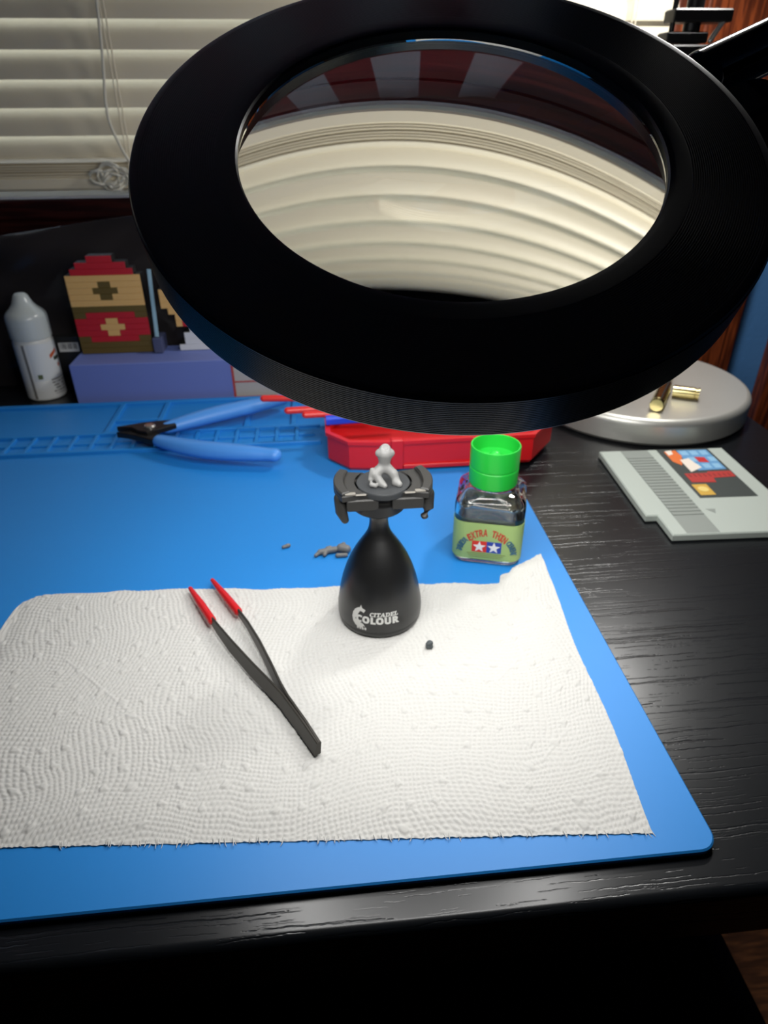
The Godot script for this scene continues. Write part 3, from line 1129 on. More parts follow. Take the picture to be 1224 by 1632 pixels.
func build_figurine() -> void:
	var at := Vector3(0.0238, TOWEL_TOP + 0.0670, -0.2545)
	var grey := mat("bare grey plastic", Color8(126, 126, 124), 0.5)
	var t := thing("miniature_figurine", "unpainted grey plastic miniature torso and legs on a round black base", "figurine", at)
	var b := MB.new()
	lathe(b, [Vector2(0, 0), Vector2(0.0080, 0), Vector2(0.0080, 0.0040), Vector2(0.0121, 0.0042), Vector2(0.0121, 0.0060), Vector2(0.0116, 0.0068), Vector2(0.0112, 0.0068), Vector2(0, 0.0068)], 48)
	part("base", b.commit(), mat("black miniature base", Color8(48, 50, 52), 0.45), t)
	var y := 0.0068
	var V := func(x: float, yy: float, z: float) -> Vector3: return Vector3(x * 0.001, y + yy * 0.001, z * 0.001)
	var c := [
		[V.call(0.6, 6.5, -1), V.call(0.7, 9.0, -1), 0.0026, 0.0022],
		[V.call(0.7, 9.0, -1), V.call(0.9, 13.2, -0.8), 0.0024, 0.0034],
		[V.call(-1.6, 13.6, -0.8), V.call(3.4, 13.4, -0.8), 0.0017, 0.0018],
		[V.call(0.9, 15.2, -1.2), V.call(1.2, 15.4, -1.2), 0.0022, 0.0022],
		[V.call(-0.5, 6.5, -0.5), V.call(-3.6, 4.6, 1.2), 0.0024, 0.0020],
		[V.call(-3.6, 4.6, 1.2), V.call(-1.0, 1.3, 3.8), 0.0019, 0.0016],
		[V.call(-1.0, 1.2, 3.8), V.call(0.2, 0.8, 5.2), 0.0016, 0.0012],
		[V.call(-4.6, 5.8, 0.0), V.call(-5.6, 2.6, 2.2), 0.0013, 0.0012],
		[V.call(-5.4, 1.2, 4.2), V.call(-3.8, 0.9, 4.8), 0.0011, 0.0010],
		[V.call(1.6, 6.5, -0.5), V.call(4.4, 4.2, 0.8), 0.0024, 0.0020],
		[V.call(4.4, 4.2, 0.8), V.call(5.6, 1.4, 2.6), 0.0019, 0.0017],
		[V.call(5.4, 1.0, 3.0), V.call(6.6, 0.9, 4.6), 0.0019, 0.0014],
		[V.call(-2.0, 5.2, -2.0), V.call(2.6, 5.0, -2.2), 0.0018, 0.0018],
	]
	part("figure", blob(c, 0.00042, [[V.call(1.1, 17.6, 0.6), 0.0019]], 0.0007), grey, t)

# ---------------------------------------------------------------- cement bottle
func build_cement() -> void:
	var t := thing("cement_bottle", "square glass cement bottle with bright green cap and pale green label", "bottle", Vector3(0.0885, MAT_TOP + 0.0001, -0.3085), deg_to_rad(-16.5))
	var glass := mat("clear bottle glass", Color(0.97, 0.99, 0.985, 0.0), 0.0)
	glass.refraction_enabled = true
	glass.refraction_scale = 0.05
	var fluid := mat("clear cement liquid", Color(0.97, 1.0, 0.99, 0.0), 0.0)
	fluid.refraction_enabled = true
	fluid.refraction_scale = 0.04
	# stacked rounded squares: [half width, corner radius, height]
	var outer := [[0.0165, 0.006, 0.0], [0.0180, 0.007, 0.0008], [0.0187, 0.0072, 0.003], [0.0188, 0.0072, 0.030], [0.0188, 0.0075, 0.0345], [0.0182, 0.0085, 0.0372], [0.0168, 0.0095, 0.0392], [0.0140, 0.0105, 0.0405], [0.0122, 0.0115, 0.0412], [0.0115, 0.0114, 0.0425], [0.0115, 0.0114, 0.0470]]
	var inner := [[0.0135, 0.005, 0.0040], [0.0160, 0.0055, 0.0050], [0.0165, 0.0055, 0.0070], [0.0165, 0.0055, 0.0330], [0.0158, 0.0065, 0.0352], [0.0140, 0.0085, 0.0372], [0.0110, 0.0095, 0.0388], [0.0093, 0.0092, 0.0400], [0.0090, 0.0089, 0.0470]]
	var b := MB.new()
	loft(b, outer, true, false, false)
	loft(b, inner, true, false, true)
	var A: Array = outer[-1]
	var B: Array = inner[-1]
	var pa := round_rect(A[0] * 2, A[0] * 2, A[1], 6)
	var pb := round_rect(B[0] * 2, B[0] * 2, B[1], 6)
	for i in pa.size():
		var j := (i + 1) % pa.size()
		b.quad(Vector3(pa[i].x, A[2], -pa[i].y), Vector3(pa[j].x, A[2], -pa[j].y), Vector3(pb[j].x, B[2], -pb[j].y), Vector3(pb[i].x, B[2], -pb[i].y))
	part("glass_body", b.commit(50), glass, t)
	var f := MB.new()
	loft(f, [[0.0136, 0.005, 0.0038], [0.0162, 0.0057, 0.0048], [0.0167, 0.0057, 0.0068], [0.0167, 0.0057, 0.0285]], true, true, false)
	part("liquid", f.commit(50), fluid, t)
	# label: a sleeve round the body
	var lab := mat("pale green label paper", Color8(158, 186, 112), 0.55)
	var l := MB.new()
	var o := round_rect(0.0190 * 2, 0.0190 * 2, 0.0073, 6)
	var i2 := round_rect(0.01885 * 2, 0.01885 * 2, 0.0072, 6)
	var y0 := 0.0035
	var y1 := 0.0265
	for k in o.size():
		var j := (k + 1) % o.size()
		l.quad(Vector3(o[k].x, y0, -o[k].y), Vector3(o[j].x, y0, -o[j].y), Vector3(o[j].x, y1, -o[j].y), Vector3(o[k].x, y1, -o[k].y))
		l.quad(Vector3(i2[j].x, y0, -i2[j].y), Vector3(i2[k].x, y0, -i2[k].y), Vector3(i2[k].x, y1, -i2[k].y), Vector3(i2[j].x, y1, -i2[j].y))
		l.quad(Vector3(o[k].x, y1, -o[k].y), Vector3(o[j].x, y1, -o[j].y), Vector3(i2[j].x, y1, -i2[j].y), Vector3(i2[k].x, y1, -i2[k].y))
		l.quad(Vector3(o[j].x, y0, -o[j].y), Vector3(o[k].x, y0, -o[k].y), Vector3(i2[k].x, y0, -i2[k].y), Vector3(i2[j].x, y0, -i2[j].y))
	var lp := part("label", l.commit(40), lab, t)
	# print on the front
	var zf := 0.0190
	var red := mat("red print", Color8(186, 66, 44), 0.6)
	var navy := mat("slate blue print", Color8(62, 104, 122), 0.6)
	var centre := Vector2(0.0, 0.0092)
	var arc_text := func(mb: MB, text: String, a0: float, a1: float, rx: float, ry: float, h: float, tall: bool) -> void:
		for i in text.length():
			if text[i] == " ": continue
			var th := deg_to_rad(lerpf(a0, a1, (i + 0.5) / text.length()))
			var c := centre + Vector2(sin(th) * rx, cos(th) * ry)
			var lean := th * (0.55 if tall else 0.75)
			letters(mb, text[i], h, 0.0022 if tall else 0.0021, 0.00008, func(p: Vector3) -> Vector3:
				var q := Vector2(p.x, p.y).rotated(-lean)
				return Vector3(c.x + q.x, c.y + q.y, zf + p.z + 0.00006), 0.5)
	var mr := MB.new()
	arc_text.call(mr, "EXTRA THIN", -52.0, 52.0, 0.0128, 0.0118, 0.0044, true)
	part("red_lettering", mr.commit(), red, lp)
	var mn := MB.new()
	arc_text.call(mn, "TAMIYA", -94.0, -50.0, 0.0145, 0.0108, 0.0034, false)
	arc_text.call(mn, "CEMENT", 50.0, 94.0, 0.0145, 0.0108, 0.0034, false)
	part("blue_lettering", mn.commit(), navy, lp)
	var flat := func(p: Vector3) -> Vector3: return Vector3(p.x, p.y, zf + p.z + 0.00005)
	var sq := MB.new()
	flat_poly(sq, rect2(-0.0079, 0.0084, 0.0, 0.0154), 0.00008, flat)
	part("red_panel", sq.commit(), mat("bright red print", Color8(214, 48, 34), 0.6), lp)
	var sq2 := MB.new()
	flat_poly(sq2, rect2(0.0, 0.0084, 0.0079, 0.0154), 0.00008, flat)
	part("blue_panel", sq2.commit(), mat("royal blue print", Color8(40, 66, 160), 0.6), lp)
	for s in [-1, 1]:
		var stp := PackedVector2Array()
		for k in 10:
			var a := PI / 2 + TAU * k / 10.0
			var r := 0.0036 if k % 2 == 0 else 0.00150
			stp.append(Vector2(s * 0.0039 + cos(a) * r, 0.0117 + sin(a) * r))
		var sb := MB.new()
		flat_poly(sb, stp, 0.00016, flat)
		part("star", sb.commit(), mat("white star print", Color8(236, 234, 230), 0.6), lp)
	var ln := MB.new()
	for k in 3:
		flat_poly(ln, rect2(-0.0105 + 0.0008 * k, 0.0072 - 0.0011 * k, 0.0105 - 0.0012 * k, 0.0075 - 0.0011 * k), 0.00006, flat)
	part("small_print", ln.commit(), mat("olive print", Color8(120, 128, 60), 0.6), lp)
	# cap, open at the top
	var green := mat("green cap plastic", Color8(36, 188, 62), 0.35)
	green.backlight_enabled = true
	green.backlight = Color(0.25, 0.55, 0.25)
	var c := MB.new()
	lathe(c, [Vector2(0.0121, 0.0428), Vector2(0.0128, 0.0428), Vector2(0.0130, 0.0434), Vector2(0.0131, 0.0520), Vector2(0.0128, 0.0524), Vector2(0.0128, 0.0530), Vector2(0.0131, 0.0534), Vector2(0.0132, 0.0640), Vector2(0.0129, 0.0645), Vector2(0.0124, 0.0645), Vector2(0.0121, 0.0640), Vector2(0.0118, 0.0570), Vector2(0.0060, 0.0562), Vector2(0.0036, 0.0566), Vector2(0.0030, 0.0592), Vector2(0.0018, 0.0602), Vector2(0, 0.0604)], 56)
	lathe(c, [Vector2(0, 0.0475), Vector2(0.0118, 0.0475), Vector2(0.0121, 0.0428)], 56)
	part("cap", c.commit(35), green, t)

func loft(b: MB, rings: Array, bottom: bool, top: bool, flip: bool) -> void:
	var prev := PackedVector2Array()
	var py := 0.0
	for r in rings.size():
		var p := round_rect(rings[r][0] * 2, rings[r][0] * 2, rings[r][1], 6)
		var y: float = rings[r][2]
		var n := p.size()
		if r > 0:
			for i in n:
				var j := (i + 1) % n
				var q := [Vector3(prev[i].x, py, -prev[i].y), Vector3(prev[j].x, py, -prev[j].y), Vector3(p[j].x, y, -p[j].y), Vector3(p[i].x, y, -p[i].y)]
				if flip: b.quad(q[3], q[2], q[1], q[0])
				else: b.quad(q[0], q[1], q[2], q[3])
		if (r == 0 and bottom) or (r == rings.size() - 1 and top):
			for i in n:
				var j := (i + 1) % n
				var o := Vector3(0, y, 0)
				var up := (r != 0) != flip
				if up: b.tri(o, Vector3(p[i].x, y, -p[i].y), Vector3(p[j].x, y, -p[j].y))
				else: b.tri(o, Vector3(p[j].x, y, -p[j].y), Vector3(p[i].x, y, -p[i].y))
		prev = p
		py = y

# ---------------------------------------------------------------- tweezers
func build_tweezers() -> void:
	var dark := mat("dark coated steel", Color8(58, 55, 50), 0.4, 0.35)
	var red := mat("red vinyl tip", Color8(198, 24, 28), 0.4)
	var h := TOWEL_TOP
	var t := thing("tweezers", "dark metal tweezers with red coated tips resting on the paper towel", "tweezers", Vector3(-0.035, h, -0.222))
	var o := t.position
	var G := func(x: float, z: float, y: float) -> Vector3: return Vector3(x * 0.001 - 0.0010, h + y * 0.001, z * 0.001 - 0.0048) - o
	# each arm: joined end, bend, belly, tip
	var arms := [
		[[-9.0, -167.0, 3.6, 6.6, 1.5], [-15.0, -178.0, 3.8, 7.0, 1.3], [-23.5, -193.0, 4.0, 7.2, 1.2], [-29.0, -201.0, 4.1, 7.4, 1.2], [-37.0, -212.0, 4.3, 7.4, 1.2], [-47.5, -228.0, 4.3, 6.6, 1.2], [-54.5, -240.0, 4.1, 5.0, 1.2], [-58.5, -247.5, 3.8, 3.6, 1.3]],
		[[-8.2, -167.6, 3.6, 6.6, 1.5], [-13.6, -178.6, 3.8, 7.0, 1.3], [-21.0, -192.5, 4.0, 7.0, 1.2], [-24.5, -200.5, 4.1, 7.0, 1.2], [-28.0, -210.0, 4.3, 7.0, 1.2], [-34.5, -227.0, 4.3, 6.2, 1.2], [-41.0, -242.0, 4.1, 4.6, 1.2], [-46.6, -253.0, 3.8, 3.4, 1.3]],
	]
	var tips := [[[-58.5, -247.5, 3.8], [-66.0, -262.0, 3.4], [-73.0, -275.5, 2.6]], [[-46.6, -253.0, 3.8], [-54.5, -267.0, 3.4], [-62.5, -281.5, 2.6]]]
	for k in 2:
		var pts := []
		var ws := []
		var th := []
		for p in arms[k]:
			pts.append(G.call(p[0], p[1], p[2] + 0.2)); ws.append(p[3] * 0.001); th.append(p[4] * 0.001)
		var b := MB.new()
		strip(b, pts, ws, th, Vector3(0.28 if k == 0 else 0.1, 1, 0.0).normalized())
		part("arm", b.commit(28), dark, t)
		var b2 := MB.new()
		var q := []
		for p in tips[k]: q.append(G.call(p[0], p[1], p[2]))
		tube(b2, q, [0.0021, 0.0019, 0.0011], 14)
		part("tip", b2.commit(60), red, t).set_meta("label", "red coated tip")

# ---------------------------------------------------------------- nippers
func build_nippers() -> void:
	var blue := mat("light blue grip", Color8(74, 142, 220), 0.42)
	var steel := mat("blackened steel", Color8(30, 27, 25), 0.38, 0.4)
	var y := MAT_TOP + 0.0028
	var t := thing("side_cutters", "blue handled side cutters with black jaws lying open on the mat tray", "pliers", Vector3(-0.10, y, -0.465))
	var o := t.position
	var G := func(x: float, z: float, h: float) -> Vector3: return Vector3(x * 0.001, y + h * 0.001, z * 0.001) - o
	# handles
	var hu := smooth_path([G.call(-119, -473, 7.5), G.call(-104, -482, 8), G.call(-84, -493, 8.5), G.call(-62, -504, 8.5), G.call(-46, -513, 8), G.call(-34, -521, 7.5)], 5)
	var hl := smooth_path([G.call(-121, -453, 6.5), G.call(-106, -443.5, 6.5), G.call(-86, -434, 6.5), G.call(-64, -427.5, 6.5), G.call(-46, -423, 6.5), G.call(-36, -420.5, 6.5)], 5)
	for pair in [hu, hl]:
		var rad := []
		for i in pair.size():
			var u: float = float(i) / (pair.size() - 1)
			rad.append(0.0050 + 0.0022 * sin(PI * clampf(u * 1.15, 0, 1)) + 0.0004 * u)
		var b := MB.new()
		tube(b, pair, rad, 18, 0.82)
		part("handle", b.commit(60), blue, t)
	# jaws: two plates crossing at the rivet
	var to2 := func(a: Array) -> PackedVector2Array:
		var r := PackedVector2Array()
		for p in a: r.append(Vector2(p[0] * 0.001 - o.x, -(p[1] * 0.001 - o.z)))
		return r
	var j1 := MB.new()
	prism(j1, to2.call([[-154, -467.0], [-146, -463.5], [-138, -459.0], [-128, -452.0], [-119, -448.5], [-116, -455], [-124, -463], [-133, -469.5], [-143, -469]]), 0.004, 0.0085, 0.0006)
	part("jaw", j1.commit(), steel, t)
	var j2 := MB.new()
	prism(j2, to2.call([[-154, -470.5], [-144, -474.5], [-137, -477], [-128, -478.5], [-114, -480.5], [-111, -471], [-121, -464], [-130, -459], [-137, -462], [-143, -468.2]]), 0.0072, 0.0112, 0.0006)
	part("jaw", j2.commit(), steel, t)
	var r := MB.new()
	lathe(r, [Vector2(0, 0.0108), Vector2(0.0042, 0.0108), Vector2(0.0042, 0.0122), Vector2(0.0034, 0.0130), Vector2(0, 0.0132)], 28, Transform3D(Basis(), G.call(-129.5, -467.5, 0)))
	part("rivet", r.commit(), mat("bright steel", Color8(200, 196, 190), 0.25, 0.9), t).set_meta("label", "shiny steel rivet")
	var j3 := MB.new()
	lathe(j3, [Vector2(0, 0.0005), Vector2(0.0060, 0.0005), Vector2(0.0066, 0.001), Vector2(0.0066, 0.011), Vector2(0, 0.011)], 28, Transform3D(Basis(), G.call(-129.5, -466.5, 0)))
	part("pivot_boss", j3.commit(), steel, t)

# ---------------------------------------------------------------- red box and sticks
func build_red_box() -> void:
	var red := mat("red box plastic", Color8(206, 24, 28), 0.38)
	var y := MAT_TOP + 0.0002
	var t := thing("red_box", "open red plastic box with cut corners standing on the blue mat", "box", Vector3(0.083, y, -0.447))
	var o := t.position
	var outer := PackedVector2Array()
	var pts := [[1, -425], [15, -408.5], [36, -405.5], [143, -407], [166, -436], [166, -470], [146, -492], [16, -490], [1, -474]]
	for p in pts: outer.append(Vector2(p[0] * 0.001 - o.x, -(p[1] * 0.001 - o.z)))
	if area2(outer) < 0: outer.reverse()
	var inn := inset(outer, 0.0022)
	var b := MB.new()
	var n := outer.size()
	var H := 0.0225
	var o2 := inset(outer, -0.0012)
	for i in n:
		var j := (i + 1) % n
		var ob := inset(outer, 0.0016)
		b.quad(Vector3(ob[i].x, 0, -ob[i].y), Vector3(ob[j].x, 0, -ob[j].y), Vector3(outer[j].x, 0.0025, -outer[j].y), Vector3(outer[i].x, 0.0025, -outer[i].y))
		b.quad(Vector3(outer[i].x, 0.0025, -outer[i].y), Vector3(outer[j].x, 0.0025, -outer[j].y), Vector3(outer[j].x, H - 0.003, -outer[j].y), Vector3(outer[i].x, H - 0.003, -outer[i].y))
		b.quad(Vector3(outer[i].x, H - 0.003, -outer[i].y), Vector3(outer[j].x, H - 0.003, -outer[j].y), Vector3(o2[j].x, H - 0.0025, -o2[j].y), Vector3(o2[i].x, H - 0.0025, -o2[i].y))
		b.quad(Vector3(o2[i].x, H - 0.0025, -o2[i].y), Vector3(o2[j].x, H - 0.0025, -o2[j].y), Vector3(o2[j].x, H, -o2[j].y), Vector3(o2[i].x, H, -o2[i].y))
		b.quad(Vector3(o2[i].x, H, -o2[i].y), Vector3(o2[j].x, H, -o2[j].y), Vector3(inn[j].x, H, -inn[j].y), Vector3(inn[i].x, H, -inn[i].y))
		b.quad(Vector3(inn[i].x, H, -inn[i].y), Vector3(inn[j].x, H, -inn[j].y), Vector3(inn[j].x, 0.002, -inn[j].y), Vector3(inn[i].x, 0.002, -inn[i].y))
	var idx := Geometry2D.triangulate_polygon(inn)
	for k in range(0, idx.size(), 3):
		var q := [inn[idx[k]], inn[idx[k + 1]], inn[idx[k + 2]]]
		if (q[1] - q[0]).cross(q[2] - q[0]) < 0: q = [q[0], q[2], q[1]]
		b.tri(Vector3(q[0].x, 0.002, -q[0].y), Vector3(q[1].x, 0.002, -q[1].y), Vector3(q[2].x, 0.002, -q[2].y))
		b.tri(Vector3(q[0].x, 0, -q[0].y), Vector3(q[2].x, 0, -q[2].y), Vector3(q[1].x, 0, -q[1].y))
	part("tub", b.commit(25), red, t)
	for x in [0.0475, 0.1085]:
		var r := MB.new()
		bx(r, Vector3(x - 0.0042, 0.002, -0.4085) - Vector3(o.x, 0, o.z), Vector3(x + 0.0042, H + 0.0015, -0.4030) - Vector3(o.x, 0, o.z), 0.0008)
		part("corner_post", r.commit(), red, t)
	var rail := MB.new()
	bx(rail, Vector3(0.052, 0.0015, -0.4075) - Vector3(o.x, 0, o.z), Vector3(0.104, 0.0045, -0.4042) - Vector3(o.x, 0, o.z), 0.0006)
	part("foot_rail", rail.commit(), red, t)
	# sticks lying across the rim
	var top := y + H
	var rodm := mat("red stick plastic", Color8(222, 50, 46), 0.32)
	var g := "sticks lying across the red box"
	var rods := [[Vector3(-0.046, top + 0.0026, -0.4860), Vector3(0.045, top + 0.0026, -0.4790), "round red plastic stick lying across the back of the red box"],
		[Vector3(-0.027, top + 0.0026, -0.4600), Vector3(0.060, top + 0.0026, -0.4640), "round red plastic stick lying across the middle of the red box"],
		[Vector3(-0.014, top + 0.0026, -0.4510), Vector3(0.070, top + 0.0026, -0.4520), "round red plastic stick lying between the blue bar and another stick"]]
	for r in rods:
		var rb := MB.new()
		tube(rb, [r[0], r[0].lerp(r[1], 0.5), r[1]], [0.0026, 0.0026, 0.0026], 14)
		single("plastic_stick", rb.commit(60), rodm, r[2], "stick", Vector3.ZERO, g)
	var bb := MB.new()
	strip(bb, [Vector3(0.0005, top + 0.0034, -0.4370), Vector3(0.040, top + 0.0034, -0.4400), Vector3(0.075, top + 0.0034, -0.4420)], [0.0064, 0.0064, 0.0064], [0.0062, 0.0062, 0.0062], Vector3.UP)
	single("blue_bar", bb.commit(28), mat("royal blue plastic", Color8(24, 70, 214), 0.35), "royal blue plastic bar lying across the front corner of the red box", "bar")

# ---------------------------------------------------------------- silver stand with brass cases
func build_stand() -> void:
	var silver := mat("brushed silver metal", Color8(206, 205, 198), 0.42, 0.7)
	var blk := mat("black bracket metal", Color8(24, 24, 25), 0.4, 0.3)
	var c := Vector3(0.264, 0.0002, -0.513)
	var t := thing("desk_lamp", "desk lamp with a heavy round silver base and a black post with a screw bracket", "lamp", c)
	var b := MB.new()
	var pr := [Vector2(0, 0), Vector2(0.0845, 0), Vector2(0.0860, 0.0008), Vector2(0.0878, 0.0030), Vector2(0.0880, 0.0160)]
	for k in 7:
		var a := PI / 2 * k / 6.0
		pr.append(Vector2(0.0830 + 0.0050 * cos(a), 0.0165 + 0.0050 * sin(a)))
	pr.append(Vector2(0, 0.0215))
	lathe(b, pr, 96)
	part("base", b.commit(30), silver, t)
	var p := MB.new()
	lathe(p, [Vector2(0.0085, 0.0213), Vector2(0.0085, 0.026), Vector2(0.0055, 0.0275), Vector2(0.0055, 0.30), Vector2(0, 0.30)], 28, Transform3D(Basis(), Vector3(-0.010, 0, -0.004)))
	part("post", p.commit(), blk, t)
	var q := MB.new()
	bx(q, Vector3(-0.0285, 0.2640, -0.008), Vector3(0.0110, 0.2712, 0.008), 0.0012)
	part("upper_plate", q.commit(), blk, t)
	var q2 := MB.new()
	bx(q2, Vector3(-0.0310, 0.2530, -0.008), Vector3(-0.0030, 0.2590, 0.008), 0.0012)
	part("lower_plate", q2.commit(), blk, t)
	var q3 := MB.new()
	bx(q3, Vector3(-0.0270, 0.2150, -0.009), Vector3(0.0010, 0.2522, 0.009), 0.0015)
	part("clamp_block", q3.commit(), blk, t)
	var q4 := MB.new()
	tube(q4, [Vector3(-0.0262, 0.2520, 0.002), Vector3(-0.0262, 0.2800, 0.002)], [0.0017, 0.0017], 12)
	part("screw", q4.commit(60), blk, t)
	var q5 := MB.new()
	tube(q5, [Vector3(-0.0005, 0.2545, 0.006), Vector3(0.0065, 0.2660, 0.006)], [0.0016, 0.0016], 12)
	part("pin", q5.commit(60), silver, t)
	# head above the frame: a black dish with a glowing disc under it
	var hc := Vector3(0.288, 0.392, -0.525) - c
	var face := Vector3(0.10, 1.0, -0.03).normalized()
	var fx := face.cross(Vector3.FORWARD).normalized()
	var hb := Transform3D(Basis(fx, face, fx.cross(face).normalized()), hc)
	var nk := MB.new()
	tube(nk, smooth_path([Vector3(-0.010, 0.298, -0.004), Vector3(-0.012, 0.36, -0.012), Vector3(0.010, 0.425, -0.016), hc + face * 0.018], 6), fill(19, 0.0050), 14)
	part("neck", nk.commit(60), blk, t)
	var hd := MB.new()
	lathe(hd, [Vector2(0.033, 0.0), Vector2(0.036, 0.0), Vector2(0.037, 0.002), Vector2(0.034, 0.012), Vector2(0.022, 0.020), Vector2(0.0, 0.022), Vector2(0.0, 0.004), Vector2(0.033, 0.004)], 48, hb, true)
	part("lamp_head", hd.commit(), blk, t)
	var gd := MB.new()
	lathe(gd, [Vector2(0, 0.0012), Vector2(0.0328, 0.0012), Vector2(0.0328, 0.0038), Vector2(0, 0.0038)], 40, hb)
	var gm := mat("desk lamp disc", Color8(235, 234, 230), 0.5)
	gm.emission_enabled = true
	gm.emission = DESK_LAMP_COLOR
	gm.emission_energy_multiplier = 6.0
	part("glowing_disc", gd.commit(), gm, t)
	var al := AreaLight3D.new()
	al.name = "desk_lamp_area"
	al.transform = Transform3D(Basis(fx, fx.cross(face).normalized() * -1.0, face), hc - face * 0.0005)
	al.area_size = Vector2(0.058, 0.058)
	al.light_color = DESK_LAMP_COLOR
	al.light_energy = DESK_LAMP_ENERGY
	al.shadow_enabled = true
	al.area_range = 8.0
	al.area_attenuation = 2.0
	t.add_child(al, true)
	# brass
	var brass := mat("polished brass", Color8(222, 206, 146), 0.22, 1.0)
	var steel := mat("nickel case metal", Color8(176, 172, 160), 0.24, 1.0)
	var y := 0.0002 + 0.0215
	# short case
	var a0 := Vector3(0.2740, y + 0.0050, -0.4720)
	var d := Vector3(0.0150, 0, 0.0085).normalized()
	var t2 := thing("brass_case", "short straight brass case lying on the silver base", "cartridge case", Vector3(0.2815, y, -0.4677))
	var lx := Transform3D(Basis(d.cross(Vector3.UP).normalized(), d, d.cross(d.cross(Vector3.UP).normalized()).normalized()), a0 - t2.position)
	if lx.basis.determinant() < 0:
		lx.basis.x = -lx.basis.x
	var m := MB.new()
	lathe(m, [Vector2(0, 0.003), Vector2(0.0036, 0.003), Vector2(0.0043, 0.0), Vector2(0.0048, 0.0), Vector2(0.0048, 0.0158), Vector2(0.0041, 0.0164), Vector2(0.0041, 0.0176), Vector2(0.0049, 0.0178), Vector2(0.0049, 0.0190), Vector2(0, 0.0190)], 28, lx)
	part("case_body", m.commit(), brass, t2)
	# long round with a copper point
	var e0 := Vector3(0.2475, y + 0.0053, -0.4440)
	var e1 := Vector3(0.2960, y + 0.0048, -0.5180)
	var dd := (e1 - e0).normalized()
	var t3 := thing("rifle_cartridge", "long bottlenecked cartridge with a copper point lying on the silver base", "cartridge", Vector3(0.268, y, -0.478))
	var sx := dd.cross(Vector3.UP).normalized()
	var lx2 := Transform3D(Basis(sx, dd, sx.cross(dd).normalized()), e0 - t3.position)
	var m2 := MB.new()
	lathe(m2, [Vector2(0, 0.0), Vector2(0.0046, 0.0), Vector2(0.0052, 0.0006), Vector2(0.0052, 0.0016), Vector2(0.0046, 0.0020), Vector2(0.0046, 0.0032), Vector2(0.0052, 0.0040), Vector2(0.0051, 0.0460), Vector2(0.0036, 0.0530), Vector2(0.0035, 0.0610), Vector2(0, 0.0610)], 28, lx2)
	part("case_body", m2.commit(), brass, t3)
	var m3 := MB.new()
	lathe(m3, [Vector2(0, 0.0605), Vector2(0.0033, 0.0605), Vector2(0.0033, 0.066), Vector2(0.0028, 0.073), Vector2(0.0018, 0.080), Vector2(0.0006, 0.086), Vector2(0, 0.0864)], 24, lx2)
	part("bullet", m3.commit(), mat("copper", Color8(190, 128, 92), 0.3, 1.0), t3)

